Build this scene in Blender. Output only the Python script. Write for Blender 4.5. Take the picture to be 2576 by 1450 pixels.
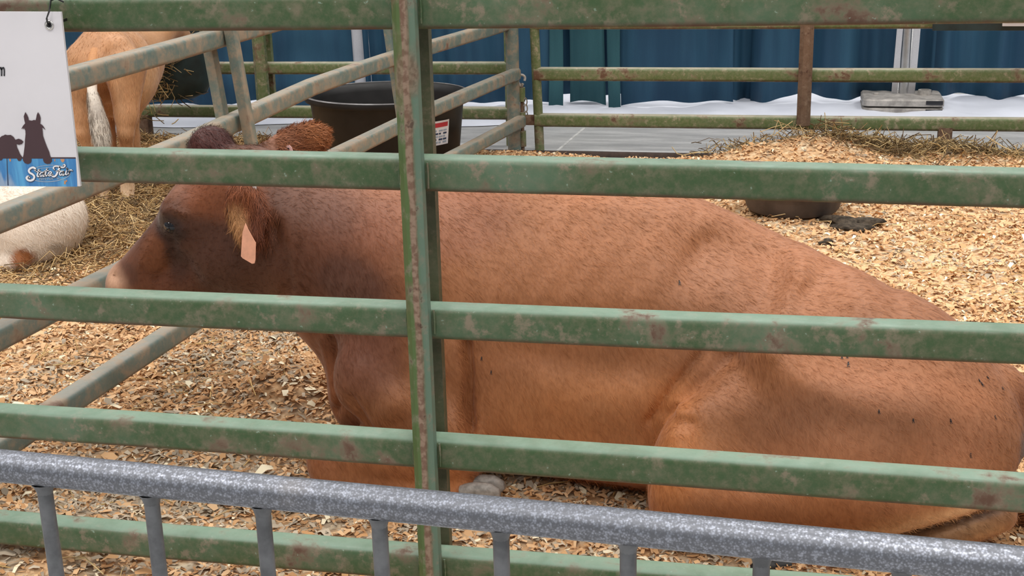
import bpy, bmesh, math, random
import numpy as np
from mathutils import Vector, Matrix

random.seed(4); RNG = np.random.default_rng(7)
for o in list(bpy.data.objects): bpy.data.objects.remove(o, do_unlink=True)
SC = bpy.context.scene
COL = SC.collection

# ------------------------------------------------------------------ camera
FPX, PITCH, YAW, ROLL, CAMH = 3406.0, .3051, .2099, .0246, 1.4
_fw = np.array([-math.sin(YAW)*math.cos(PITCH), math.cos(YAW)*math.cos(PITCH), -math.sin(PITCH)])
_r0 = np.array([math.cos(YAW), math.sin(YAW), 0.0]); _u0 = np.cross(_r0, _fw)
_r = math.cos(ROLL)*_r0 - math.sin(ROLL)*_u0
_u = math.cos(ROLL)*_u0 + math.sin(ROLL)*_r0
cd = bpy.data.cameras.new('camera'); cam = bpy.data.objects.new('camera', cd); COL.objects.link(cam)
cd.sensor_width = 36; cd.lens = FPX/2576*36; cd.clip_start = .02; cd.clip_end = 200
M = Matrix.Identity(4)
for i in range(3):
    M[i][0] = _r[i]; M[i][1] = _u[i]; M[i][2] = -_fw[i]
M[2][3] = CAMH
cam.matrix_world = M
SC.camera = cam

# ------------------------------------------------------------------ light of the hall
SC.view_settings.view_transform = 'Standard'; SC.view_settings.look = 'None'
SC.view_settings.gamma = 1; SC.view_settings.use_curve_mapping = False
SC.view_settings.exposure = 0.0
wd = bpy.data.worlds.new('hall'); SC.world = wd; wd.use_nodes = True
bg = wd.node_tree.nodes['Background']; bg.inputs[0].default_value = (.93, .96, 1.0, 1); bg.inputs[1].default_value = .36
def lamp(x, y, z, size, power, col):
    l = bpy.data.lights.new('hall_light', 'AREA'); l.shape = 'DISK'; l.size = size; l.energy = power; l.color = col; l.spread = math.radians(140)
    o = bpy.data.objects.new('hall_light', l); COL.objects.link(o); o.location = (x, y, z); return o
for lx in (-10, -5, 0, 5, 10):
    for ly in (-6.5, -1.5, 3.5, 8.5, 13.5):
        lamp(lx+.6, ly+.4, 8.0, 2.2, 160 if ly < 0 else 122, (1, .975, .94))

# ------------------------------------------------------------------ helpers
def at(x, y, Y):
    d = _fw + _r*(x-1288)/FPX - _u*(y-725)/FPX
    return np.array([0, 0, CAMH]) + d*(Y/d[1])
def atz(x, y, z):
    d = _fw + _r*(x-1288)/FPX - _u*(y-725)/FPX
    return np.array([0, 0, CAMH]) + d*((z-CAMH)/d[2])

def tag(o, label=None, cat=None, group=None, kind=None):
    if label: o['label'] = label
    if cat: o['category'] = cat
    if group: o['group'] = group
    if kind: o['kind'] = kind
    return o
def empty(name, loc=(0, 0, 0)):
    o = bpy.data.objects.new(name, None); COL.objects.link(o); o.location = Vector([float(v) for v in loc]); o.empty_display_size = .1
    return o
def link(name, me, mat, parent=None, smooth=False):
    o = bpy.data.objects.new(name, me); COL.objects.link(o)
    if mat is not None and not me.materials: me.materials.append(mat)
    if parent is not None:
        o.parent = parent
        # geometry is given in world coordinates: take the parents' offset off
        off = Vector((0, 0, 0)); q = parent
        while q is not None: off += q.location; q = q.parent
        o.location = -off
    if smooth:
        me.polygons.foreach_set('use_smooth', [True]*len(me.polygons))
    return o
def mesh(name, V, Fc):
    me = bpy.data.meshes.new(name); me.from_pydata([tuple(map(float, v)) for v in V], [], [tuple(map(int, f)) for f in Fc]); me.update(); return me
def npmesh(name, V, Fc):
    """numpy verts (n,3), faces (m,k) fast"""
    V = np.ascontiguousarray(V, np.float32); Fc = np.ascontiguousarray(Fc, np.int32)
    me = bpy.data.meshes.new(name); k = Fc.shape[1]
    me.vertices.add(len(V)); me.vertices.foreach_set('co', V.ravel())
    me.loops.add(Fc.size); me.loops.foreach_set('vertex_index', Fc.ravel())
    me.polygons.add(len(Fc)); me.polygons.foreach_set('loop_start', np.arange(len(Fc), dtype=np.int32)*k)
    me.update(calc_edges=True); return me
def vcol(me, C, name='Col'):
    a = me.color_attributes.new(name, 'FLOAT_COLOR', 'POINT')
    C = np.concatenate([C, np.ones((len(C), 1))], 1).astype(np.float32); a.data.foreach_set('color', C.ravel())
def srgb(r, g, b):
    f = lambda c: (c/255/12.92) if c <= 10 else ((c/255+.055)/1.055)**2.4
    return (f(r), f(g), f(b))

class MB:
    def __init__(s): s.V = []; s.F = []
    def add(s, V, F):
        n = len(s.V); s.V += [tuple(map(float, v)) for v in V]; s.F += [tuple(i+n for i in f) for f in F]; return s
    def sweep(s, path, prof, up=(0, 0, 1), caps=True, scales=None):
        path = [np.array(p, float) for p in path]; n = len(prof); V = []; F = []; up = np.array(up, float)
        for i, p in enumerate(path):
            a = path[max(i-1, 0)]; b = path[min(i+1, len(path)-1)]; t = b-a; t /= np.linalg.norm(t)
            sd = np.cross(t, up); sd /= (np.linalg.norm(sd)+1e-9); w = np.cross(sd, t)
            k = 1 if scales is None else scales[i]
            for (x, y) in prof: V.append(p+sd*x*k+w*y*k)
        for i in range(len(path)-1):
            for j in range(n):
                j2 = (j+1) % n; F.append((i*n+j, i*n+j2, (i+1)*n+j2, (i+1)*n+j))
        if caps: F.append(tuple(range(n))[::-1]); F.append(tuple(range((len(path)-1)*n, len(path)*n)))
        return s.add(V, F)
    def lathe(s, c, prof, n=32, sx=1, sy=1, close=False):
        V = []; F = []
        for (r, z) in prof:
            for j in range(n):
                a = 2*math.pi*j/n; V.append((c[0]+r*sx*math.cos(a), c[1]+r*sy*math.sin(a), c[2]+z))
        m = len(prof)
        for i in range(m-1):
            for j in range(n):
                j2 = (j+1) % n; F.append((i*n+j, i*n+j2, (i+1)*n+j2, (i+1)*n+j))
        if close:
            F.append(tuple(range(n))[::-1]); F.append(tuple(range((m-1)*n, m*n)))
        return s.add(V, F)
    def rbox(s, c, d, r=.004, seg=2, rot=None):
        bm = bmesh.new(); bmesh.ops.create_cube(bm, size=1)
        for v in bm.verts: v.co = Vector((v.co.x*d[0], v.co.y*d[1], v.co.z*d[2]))
        if r > 0: bmesh.ops.bevel(bm, geom=bm.edges[:], offset=r, segments=seg, profile=.5, affect='EDGES')
        R = Matrix.Identity(3) if rot is None else Matrix.Rotation(rot[1], 3, rot[0])
        V = [R @ v.co + Vector([float(q) for q in c]) for v in bm.verts]; bm.verts.index_update(); F = [[v.index for v in f.verts] for f in bm.faces]; bm.free()
        return s.add(V, F)
    def build(s, name, mat, parent=None, smooth=True, angle=40):
        me = mesh(name, s.V, s.F); o = link(name, me, mat, parent)
        if smooth:
            me.polygons.foreach_set('use_smooth', [True]*len(me.polygons))
            try: me.set_sharp_from_angle(angle=math.radians(angle))
            except Exception: pass
        return o
def circ(r, n=16): return [(r*math.cos(2*math.pi*i/n), r*math.sin(2*math.pi*i/n)) for i in range(n)]
def rsq(w, h, r, seg=4):
    P = []
    for cx, cy, a0 in ((w/2-r, h/2-r, 0), (-w/2+r, h/2-r, 90), (-w/2+r, -h/2+r, 180), (w/2-r, -h/2+r, 270)):
        for k in range(seg+1):
            a = math.radians(a0+90*k/seg); P.append((cx+r*math.cos(a), cy+r*math.sin(a)))
    return P

# ------------------------------------------------------------------ materials
class NT:
    def __init__(s, name):
        s.m = bpy.data.materials.new(name); s.m.use_nodes = True; s.t = s.m.node_tree; s.n = s.t.nodes; s.l = s.t.links
        s.b = s.n['Principled BSDF']
    def new(s, ty, **k):
        q = s.n.new(ty)
        for a, v in k.items(): setattr(q, a, v)
        return q
    def set(s, sock, v):
        if hasattr(v, 'is_output') or isinstance(v, bpy.types.NodeSocket): s.l.new(v, sock)
        elif isinstance(v, tuple) and len(v) == 3 and len(sock.default_value) == 4: sock.default_value = (*v, 1)
        else: sock.default_value = v
    def coord(s, scale=(1, 1, 1), rot=(0, 0, 0), kind='Object', rnd=True):
        tc = s.new('ShaderNodeTexCoord'); mp = s.new('ShaderNodeMapping'); s.l.new(tc.outputs[kind], mp.inputs[0])
        mp.inputs['Scale'].default_value = scale; mp.inputs['Rotation'].default_value = rot
        if rnd:
            oi = s.new('ShaderNodeObjectInfo'); ml = s.new('ShaderNodeMath', operation='MULTIPLY'); s.l.new(oi.outputs['Random'], ml.inputs[0]); ml.inputs[1].default_value = 37.
            s.l.new(ml.outputs[0], mp.inputs['Location'])
        return mp.outputs[0]
    def noise(s, co, scale, detail=4, rough=.55, dist=0):
        q = s.new('ShaderNodeTexNoise'); s.l.new(co, q.inputs['Vector']); q.inputs['Scale'].default_value = scale
        q.inputs['Detail'].default_value = detail; q.inputs['Roughness'].default_value = rough; q.inputs['Distortion'].default_value = dist
        return q.outputs['Fac']
    def ramp(s, fac, a, b, lo=0, hi=1):
        q = s.new('ShaderNodeMapRange', interpolation_type='SMOOTHSTEP'); s.l.new(fac, q.inputs[0])
        for i, v in enumerate((a, b, lo, hi)): q.inputs[i+1].default_value = v
        return q.outputs[0]
    def math(s, op, a, b=0.):
        q = s.new('ShaderNodeMath', operation=op); s.set(q.inputs[0], a); s.set(q.inputs[1], b); return q.outputs[0]
    def mix(s, f, a, b, mode='MIX'):
        q = s.new('ShaderNodeMix', data_type='RGBA', blend_type=mode); s.set(q.inputs[0], f); s.set(q.inputs[6], a); s.set(q.inputs[7], b); return q.outputs[2]
    def bump(s, h, strength=.3, dist=.002):
        q = s.new('ShaderNodeBump'); q.inputs['Strength'].default_value = strength; q.inputs['Distance'].default_value = dist; s.l.new(h, q.inputs['Height'])
        s.l.new(q.outputs[0], s.b.inputs['Normal'])
    def attr(s, name='Col'):
        q = s.new('ShaderNodeVertexColor'); q.layer_name = name; return q.outputs[0]
    def upz(s):
        g = s.new('ShaderNodeNewGeometry'); sp = s.new('ShaderNodeSeparateXYZ'); s.l.new(g.outputs['Normal'], sp.inputs[0]); return sp.outputs[2]
    def fin(s, col, rough=.5, metal=0., spec=.5):
        s.set(s.b.inputs['Base Color'], col); s.set(s.b.inputs['Roughness'], rough); s.set(s.b.inputs['Metallic'], metal)
        s.b.inputs['Specular IOR Level'].default_value = spec; return s.m

def paint(name, base, pale, dust, rust, dustlo=.52, rustlo=.66, topdust_sheen=.35, rough=.42, topc=None):
    m = NT(name); c = m.coord(); n1 = m.noise(c, 3.2, 5); n2 = m.noise(c, 17, 6, .65); n3 = m.noise(c, 60, 5, .7); n4 = m.noise(c, 7, 6, .62, .3)
    col = m.mix(m.ramp(n1, .45, .75, 0, .3), base, pale)
    col = m.mix(m.ramp(n3, .35, .75, 0, .30), col, dust)
    col = m.mix(m.math('MULTIPLY', m.ramp(m.noise(c, 28, 6, .7), .52, .66), m.ramp(n1, .35, .6, .15, .75)), col, dust)
    d = m.math('MAXIMUM', m.ramp(n4, dustlo, dustlo+.16, 0, .8), 0)
    up = m.ramp(m.upz(), .55, .95, 0, topdust_sheen)  # paler tops: dust and fading, plus overhead sheen put into the colour
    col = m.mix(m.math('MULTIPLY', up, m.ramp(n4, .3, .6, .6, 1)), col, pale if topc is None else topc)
    col = m.mix(m.math('MULTIPLY', d, m.ramp(n2, .4, .62)), col, dust)
    rmask = m.math('MULTIPLY', m.ramp(n4, rustlo-.14, rustlo), m.ramp(n2, .48, .6))
    col = m.mix(rmask, col, rust)
    dn = m.math('MULTIPLY', m.ramp(m.upz(), -.15, -.75), m.ramp(n2, .35, .6, .25, .95)); col = m.mix(dn, col, rust)
    sp = m.ramp(m.noise(c, 120, 2), .70, .76); col = m.mix(m.math('MULTIPLY', sp, .6), col, pale)
    m.bump(m.math('ADD', n3, m.math('MULTIPLY', rmask, .6)), .25, .0015)
    return m.fin(col, m.ramp(n2, .3, .7, rough-.08, rough+.22), 0, .45)

MT = {}
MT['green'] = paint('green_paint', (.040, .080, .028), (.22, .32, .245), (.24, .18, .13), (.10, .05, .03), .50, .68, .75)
MT['greenpost'] = paint('green_post_paint', (.09, .20, .075), (.17, .30, .20), (.27, .18, .12), (.13, .06, .035), .50, .62, .0)
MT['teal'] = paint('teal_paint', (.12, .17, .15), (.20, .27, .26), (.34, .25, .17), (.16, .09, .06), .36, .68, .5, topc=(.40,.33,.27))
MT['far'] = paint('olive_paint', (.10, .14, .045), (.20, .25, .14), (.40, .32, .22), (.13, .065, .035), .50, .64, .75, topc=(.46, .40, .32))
MT['shaded_olive'] = paint('shaded_olive_paint', (.055, .06, .028), (.10, .11, .06), (.16, .12, .08), (.07, .035, .02), .52, .66, .3)  # olive darkened: shade behind the rails put into the rear stay's paint
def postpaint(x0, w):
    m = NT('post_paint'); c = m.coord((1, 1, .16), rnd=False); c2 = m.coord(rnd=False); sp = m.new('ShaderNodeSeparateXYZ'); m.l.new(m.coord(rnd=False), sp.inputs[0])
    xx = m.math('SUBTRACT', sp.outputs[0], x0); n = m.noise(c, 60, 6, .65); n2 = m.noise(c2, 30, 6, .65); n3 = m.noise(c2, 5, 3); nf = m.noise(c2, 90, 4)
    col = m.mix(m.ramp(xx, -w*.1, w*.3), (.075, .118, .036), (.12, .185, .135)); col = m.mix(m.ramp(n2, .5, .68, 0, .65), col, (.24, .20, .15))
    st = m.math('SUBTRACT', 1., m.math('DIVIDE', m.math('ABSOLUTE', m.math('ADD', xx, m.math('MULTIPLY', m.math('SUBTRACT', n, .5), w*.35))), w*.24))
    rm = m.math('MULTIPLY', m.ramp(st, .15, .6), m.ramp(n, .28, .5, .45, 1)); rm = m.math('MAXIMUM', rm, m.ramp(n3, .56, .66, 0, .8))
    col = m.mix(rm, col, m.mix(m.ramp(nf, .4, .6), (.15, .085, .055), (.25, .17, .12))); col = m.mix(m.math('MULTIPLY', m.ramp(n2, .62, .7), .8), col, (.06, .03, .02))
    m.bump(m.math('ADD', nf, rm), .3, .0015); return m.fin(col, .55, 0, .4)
MT['rust'] = paint('rusty_weld', (.15, .085, .05), (.22, .15, .09), (.28, .19, .13), (.08, .035, .02), .5, .6, .2, .75)

def galv():
    m = NT('galvanised'); c = m.coord(); v = m.new('ShaderNodeTexVoronoi'); m.l.new(c, v.inputs[0]); v.inputs['Scale'].default_value = 420
    n = m.noise(c, 5, 4); n2 = m.noise(c, 180, 3, .7)
    f = m.math('ADD', m.math('MULTIPLY', m.math('SUBTRACT', 1., v.outputs['Distance']), .5), m.math('MULTIPLY', n2, 1.))
    col = m.mix(m.ramp(f, .62, 1.1), (.13, .135, .152), (.31, .33, .385))
    col = m.mix(m.ramp(n, .6, .75, 0, .25), col, (.3, .25, .2))
    m.bump(f, .2, .0006); return m.fin(col, m.ramp(f, .3, 1., .5, .36), .6, .5)
MT['galv'] = galv()
def galv2():
    m = NT('grey_steel'); c = m.coord(); n = m.noise(c, 40, 5); col = m.mix(m.ramp(n, .3, .7), (.085, .088, .095), (.15, .155, .165)); return m.fin(col, .5, .35)
MT['picket'] = galv2()
def simple(name, col, rough=.5, metal=0, var=.25, scale=30, spec=.5, bump=.1):
    m = NT(name); c = m.coord(); n = m.noise(c, scale, 5, .6)
    cc = m.mix(m.ramp(n, .3, .7), tuple(x*(1-var) for x in col), tuple(min(1, x*(1+var)) for x in col))
    if bump: m.bump(n, bump, .002)
    return m.fin(cc, rough, metal, spec)
def concrete():
    m = NT('concrete'); c = m.coord(rnd=False); c2 = m.coord((1, 4.5, 1), rnd=False); n = m.noise(c, 1.2, 6); n2 = m.noise(c2, 3, 6, .6); n3 = m.noise(c, 45, 4)
    col = m.mix(m.ramp(n2, .38, .7), (.40, .395, .39), (.56, .55, .54)); col = m.mix(m.ramp(n, .55, .75, 0, .4), col, (.36, .345, .32)); col = m.mix(m.ramp(n3, .4, .7, 0, .12), col, (.2, .2, .2))
    return m.fin(col, .42, 0, .5)
MT['concrete'] = concrete()
MT['joint'] = simple('joint_filler', (.55, .54, .52), .8)
MT['edging'] = simple('edging_steel', (.07, .045, .035), .7)
MT['attr_chip'] = None
def attrmat(name, rough=.7, spec=.3, bump=None, trans=0):
    m = NT(name); col = m.attr()
    c = m.coord(rnd=False); n = m.noise(c, bump[0] if bump else 60, 4)
    col = m.mix(m.ramp(n, .3, .7, 0, .25), col, (0, 0, 0), 'MIX') if bump else col
    if bump: m.bump(n, bump[1], .003)
    return m.fin(col, rough, 0, spec)
MT['chip'] = attrmat('wood_shaving', .75, .2)
MT['straw'] = attrmat('straw', .65, .3)
def bedding():
    m = NT('bedding'); col = m.attr(); c = m.coord(rnd=False); v = m.new('ShaderNodeTexVoronoi'); m.l.new(c, v.inputs[0]); v.inputs['Scale'].default_value = 75
    vc = m.new('ShaderNodeSeparateColor'); m.l.new(v.outputs['Color'], vc.inputs[0])
    n = m.noise(c, 14, 5)
    k = m.mix(m.ramp(vc.outputs[0], 0, 1, 0, .55), col, (.30, .20, .11)); k = m.mix(m.ramp(vc.outputs[1], .6, 1, 0, .5), k, (.75, .58, .38))
    m.bump(m.math('ADD', vc.outputs[2], n), .5, .008); return m.fin(k, .85, 0, .2)
MT['bedding'] = bedding()
def coat(name, spec=.38):
    m = NT(name); col = m.attr(); c = m.coord(rnd=False); c2 = m.coord((1, 1, .28), (0, .55, 0), rnd=False)
    n = m.noise(c2, 210, 4, .6); n2 = m.noise(c, 9, 4, .6); n3 = m.noise(c2, 60, 3)
    k = m.mix(m.ramp(n, .35, .7, 0, .3), col, m.mix(1., col, (.40, .33, .28), 'MULTIPLY'))
    k = m.mix(m.ramp(n2, .45, .75, 0, .25), k, m.mix(1., col, (1.35, 1.25, 1.15), 'MULTIPLY'))
    m.bump(m.math('ADD', n, m.math('MULTIPLY', n3, .7)), .28, .0022)
    q = m.fin(k, .5, 0, spec)
    try: m.b.inputs['Sheen Weight'].default_value = .22; m.b.inputs['Sheen Roughness'].default_value = .4; m.b.inputs['Sheen Tint'].default_value = (.9, .82, .82, 1)
    except Exception: pass
    return q
MT['coat'] = coat('cow_coat')
MT['hairs'] = attrmat('animal_hair', .55, .25)
MT['eye'] = simple('eye', (.008, .008, .012), .08, 0, .2, 10, .6, 0)
MT['hoof'] = simple('hoof', (.30, .27, .24), .55, 0, .35, 60)
MT['hoofdark'] = simple('dark_hoof', (.02, .018, .017), .5, 0, .35, 60)
MT['tag'] = simple('peach_tag', (.80, .38, .24), .5, 0, .1, 40)
MT['tagpink'] = simple('pink_tag', (.82, .50, .46), .5, 0, .06, 40)
MT['tagwhite'] = simple('pale_tag', (.75, .68, .66), .5, 0, .06, 40)
MT['white'] = simple('white_board', (.655, .63, .655), .38, 0, .05, 4, .5, .03)
MT['ink'] = simple('dark_ink', (.055, .025, .03), .45, 0, .06, 8, .5, 0)
MT['black'] = simple('black_ink', (.02, .02, .025), .45, 0, .06, 8, .5, 0)
MT['letter'] = simple('white_ink', (.80, .78, .80), .45, 0, .03, 8, .5, 0)
MT['silverink'] = simple('silver_ink', (.36, .42, .50), .45, 0, .05, 8, .5, 0)
MT['navy'] = simple('navy_ink', (.035, .06, .12), .45, 0, .1, 8, .5, 0)
MT['orangeink'] = simple('orange_ink', (.55, .27, .13), .45, 0, .15, 90, .5, 0)
MT['redink'] = simple('red_ink', (.55, .03, .05), .45, 0, .1, 20, .5, 0)
MT['steel'] = simple('shiny_steel', (.62, .60, .57), .22, 1, .1, 20)
MT['rubberblack'] = simple('black_plastic', (.011, .010, .010), .45, 0, .3, 14, .4, .05)
MT['rubber'] = simple('worn_rubber', (.075, .058, .05), .6, 0, .3, 10, .4, .2)
MT['tie'] = simple('cable_tie', (.012, .012, .012), .35)
MT['base'] = simple('base_plate', (.40, .37, .34), .6, .1, .35, 18)
MT['pole'] = simple('pole_alu', (.55, .55, .56), .32, .8, .1, 20)
MT['sheet'] = simple('white_sheet', (.74, .76, .84), .5, 0, .06, 3)
MT['dung'] = simple('dung', (.055, .042, .03), .9, 0, .6, 45, .2, 1.0)
MT['darkbag'] = simple('dark_bag', (.012, .03, .034), .5, 0, .4, 8)
def blueplank():
    m = NT('blue_plank_print'); c = m.coord((9, 1, .8), rnd=False); n = m.noise(c, 6, 5, .65); n2 = m.noise(m.coord((3, 1, 1.2), rnd=False), 9, 5)
    col = m.mix(m.ramp(n, .35, .7), (.035, .17, .42), (.10, .36, .62)); col = m.mix(m.ramp(n2, .56, .70, 0, .75), col, (.35, .42, .50)); return m.fin(col, .4)
MT['plank'] = blueplank()
def drape(name, a, b):
    m = NT(name); c = m.coord(); w = m.noise(m.coord((1, 1, .1)), 7, 4); n = m.noise(c, 500, 2)
    col = m.mix(m.ramp(w, .35, .7), a, b); col = m.mix(m.ramp(n, .3, .7, 0, .2), col, (.01, .02, .03)); m.bump(n, .2, .001); return m.fin(col, .7, 0, .25)
MT['drape'] = drape('blue_drape', (.022, .068, .125), (.035, .105, .175))
MT['drape2'] = drape('teal_drape', (.025, .085, .105), (.04, .125, .145))
MT['drapew'] = drape('white_drape', (.62, .62, .66), (.7, .7, .74))

# ------------------------------------------------------------------ ground
FLOOR = mesh('floor', [(-14, -6, 0), (12, -6, 0), (12, 16, 0), (-14, 16, 0), (-14, -6, -.1), (12, -6, -.1), (12, 16, -.1), (-14, 16, -.1)],
             [(0, 1, 2, 3), (7, 6, 5, 4), (0, 4, 5, 1), (1, 5, 6, 2), (2, 6, 7, 3), (3, 7, 4, 0)])
floor = tag(link('floor', FLOOR, MT['concrete']), 'grey polished concrete floor of the hall with saw joints', None, None, 'structure')
ja, jb = atz(1392, 388, 0), atz(1470, 322, 0); jd = (jb-ja)/np.linalg.norm(jb-ja)
for q in range(2):
    mb = MB(); p0 = ja - jd*2.2 + np.array([3.05*q, 0, 0]); p1 = jb + jd*4 + np.array([3.05*q, 0, 0])
    mb.sweep([p0, p1], rsq(.014, .004, .001, 1)); mb.build('joint', MT['joint'], floor)

rsz = RNG.random((64, 64)).astype(np.float32)
def vnoise(X, Y, s):
    x = X*s+100; y = Y*s+100; xi = np.floor(x).astype(int); yi = np.floor(y).astype(int); fx = x-xi; fy = y-yi
    fx = fx*fx*(3-2*fx); fy = fy*fy*(3-2*fy); g = lambda a, b: rsz[a % 64, b % 64]
    return (g(xi, yi)*(1-fx)+g(xi+1, yi)*fx)*(1-fy)+(g(xi, yi+1)*(1-fx)+g(xi+1, yi+1)*fx)*fy
mnd = [(*atz(740, 985, .08)[:2], .26, .085), (*atz(2050, 375, .1)[:2], .36, .13), (*atz(1880, 385, .1)[:2], .25, .06), (*atz(2420, 395, .06)[:2], .5, .05),
       (*atz(600, 345, .06)[:2], .28, .07), (*atz(430, 335, .06)[:2], .5, .05), (*atz(100, 1380, .05)[:2], .2, .05)]
def ground(X, Y):
    X = np.asarray(X, float); Y = np.asarray(Y, float)
    z = .028 + .03*vnoise(X, Y, 2.1) + .02*vnoise(X+7, Y+3, 6.) + .012*vnoise(X+3, Y+9, 15.)
    for mx, my, r, h in mnd: z = z + h*np.exp(-((X-mx)**2+(Y-my)**2)/(r*r*.5))
    edge = 6.42 + .05*np.sin(X*3.1) + .05*vnoise(X, X*0, 4)
    z = z*np.clip((edge-Y)/.18, 0, 1)*np.clip((Y-1.9)/.25, 0, 1)
    return z
grey = [(*atz(700, 850, .05)[:2], .25), (*atz(430, 1160, .05)[:2], .30), (*atz(60, 1410, .05)[:2], .18), (*atz(450, 1330, .05)[:2], .4), (*atz(560, 930, .05)[:2], .16), (*atz(1300, 1380, .05)[:2], .5), (*atz(150, 960, .05)[:2], .2)]
brown = [(*atz(640, 1000, .08)[:2], .24), (*atz(480, 1000, .05)[:2], .16), (*atz(600, 1420, .05)[:2], .35), (*atz(330, 560, .05)[:2], .45), (*atz(2400, 1330, .05)[:2], .25)]
def bedcol(X, Y, n):
    cream = np.array(srgb(232, 192, 148)); tan = np.array(srgb(200, 152, 104)); br = np.array(srgb(178, 134, 92)); gr = np.array(srgb(188, 172, 150))
    t = RNG.random(n)[:, None]; C = cream*(1-t)+tan*t
    b = .07+.35*np.clip(vnoise(X, Y, 3.)*1.6-.85, 0, 1)
    for x, y, r in brown: b = b + .45*np.exp(-((X-x)**2+(Y-y)**2)/r**2)
    g = .04+.28*np.clip(vnoise(X+31, Y+5, 2.4)*1.8-1.1, 0, 1)
    for x, y, r in grey: g = g + .36*np.exp(-((X-x)**2+(Y-y)**2)/r**2)
    u = RNG.random(n); k = np.clip(b, 0, .85)
    C = np.where((u < k)[:, None], br*(.85+.55*RNG.random(n)[:, None]), C)
    u = RNG.random(n); C = np.where((u < np.clip(g, 0, .8))[:, None], gr*(.65+.6*RNG.random(n)[:, None]), C)
    u = RNG.random(n); C = np.where((u < .06)[:, None], np.array(srgb(255, 232, 200)), C)
    return np.clip(C, 0, .92)
gx = np.arange(-5.2, 2.6, .03); gy = np.arange(1.9, 6.62, .03)
GX, GY = np.meshgrid(gx, gy, indexing='ij'); GZ = ground(GX, GY)
V = np.stack([GX, GY, GZ], -1).reshape(-1, 3); ny = len(gy); idx = np.arange(len(gx)*ny).reshape(len(gx), ny)
Fq = np.stack([idx[:-1, :-1], idx[1:, :-1], idx[1:, 1:], idx[:-1, 1:]], -1).reshape(-1, 4)
keep = V[Fq].mean(1)[:, 2] > .001; me = npmesh('bedding', V, Fq[keep])
tmp = bedcol(V[:, 0], V[:, 1], len(V)); vcol(me, tmp*.9)
bed = link('bedding_layer', me, MT['bedding'], None, True)
tag(bed, 'packed layer of pale wood bedding spread over the pen floor', 'bedding', None, 'stuff')

def flakes(n, xr, yr, lo, hi, lift=.012, colf=None, wr=(.22, .6)):
    X = RNG.uniform(*xr, n); Y = RNG.uniform(*yr, n); Z = ground(X, Y); k = Z > .006; X, Y, Z = X[k], Y[k], Z[k]; n = len(X)
    L = RNG.uniform(lo, hi, n); W = L*RNG.uniform(*wr, n); a = RNG.uniform(0, 6.283, n)
    ti = RNG.normal(0, .27, n); ro = RNG.normal(0, .28, n); curl = RNG.uniform(-.5, .8, n)*L*.45
    u = np.stack([np.cos(a)*np.cos(ti), np.sin(a)*np.cos(ti), np.sin(ti)], 1)
    v = np.stack([-np.sin(a)*np.cos(ro), np.cos(a)*np.cos(ro), np.sin(ro)], 1); w = np.cross(u, v)
    c = np.stack([X, Y, Z+RNG.uniform(.0, lift, n)], 1)
    P = []
    for su, cz, ws in ((-.5, 0, .7), (0., 1, 1.), (.5, 0, .6)):
        jit = RNG.uniform(.75, 1.2, n)[:, None]
        for sv in (-.5, .5): P.append(c+u*(su*L)[:, None]+v*(sv*ws*W)[:, None]*jit+w*(cz*curl)[:, None])
    V = np.stack(P, 1).reshape(-1, 3); b = np.arange(n)[:, None]*6
    F = np.concatenate([b+np.array([[0, 1, 3, 2]]), b+np.array([[2, 3, 5, 4]])])
    C = (colf or bedcol)(X, Y, n); return V, F, np.repeat(C, 6, 0)
parts = [flakes(90000, (-2.5, 1.3), (2.0, 4.2), .008, .026, .008), flakes(60000, (-3.4, 2.3), (4.2, 6.5), .010, .028, .008), flakes(9000, (-5, -2.5), (2.2, 4.6), .012, .03), flakes(22000, (1.3, 2.5), (2.0, 4.2), .010, .028, .008),
         flakes(3200, (-2.4, 1.3), (2.0, 5.5), .026, .048, .012)]
off = 0; VV, FF, CC = [], [], []
for a, b, c in parts: VV.append(a); FF.append(b+off); CC.append(c); off += len(a)
me = npmesh('shavings', np.concatenate(VV), np.concatenate(FF)); vcol(me, np.concatenate(CC))
tag(link('wood_shavings', me, MT['chip']), 'loose curled wood shavings littering the pen floor', 'shavings', None, 'stuff')

def strands(P, L, rad, flat=.35, pal=None, n=None, droop=.2):
    n = len(P); a = RNG.uniform(0, 6.283, n); ti = RNG.normal(0, flat, n)
    u = np.stack([np.cos(a)*np.cos(ti), np.sin(a)*np.cos(ti), np.sin(ti)], 1); v = np.cross(u, RNG.normal(size=(n, 3))); v /= np.linalg.norm(v, axis=1)[:, None]; w = np.cross(u, v)
    L = L[:, None]; rad = rad[:, None]; bend = RNG.normal(0, droop, n)[:, None]*L
    Vs = []
    for s, b in ((-.5, 0), (0, 1), (.5, 0)):
        c = P+u*L*s+w*bend*b
        for q in range(3): Vs.append(c+(v*math.cos(q*2.094)+w*math.sin(q*2.094))*rad)
    V = np.stack(Vs, 1).reshape(-1, 3); b = np.arange(n)[:, None]*9; F = []
    for r in (0, 3):
        for q in range(3): F.append(b+np.array([[r+q, r+(q+1) % 3, r+3+(q+1) % 3, r+3+q]]))
    pal = np.array(pal); C = pal[RNG.integers(0, len(pal), n)]*RNG.uniform(.65, 1.2, n)[:, None]
    return V, np.concatenate(F), np.repeat(np.clip(C, 0, .95), 9, 0)
HAY = [srgb(186, 158, 112), srgb(150, 124, 84), srgb(122, 104, 74), srgb(214, 186, 134), srgb(105, 84, 58)]
def strawspots(spots):
    Ps = []
    for x, y, sx, sy, n, h in spots:
        X = RNG.normal(x, sx, n); Y = RNG.normal(y, sy, n); g = ground(X, Y); g = np.where(g < .003, .003, g); Z = g+RNG.random(n)**1.6*h+.004
        k = Y < 6.62; Ps.append(np.stack([X, Y, Z], 1)[k])
    return np.concatenate(Ps)
def sp(px, py): return tuple(atz(px, py, .05)[:2])
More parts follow.
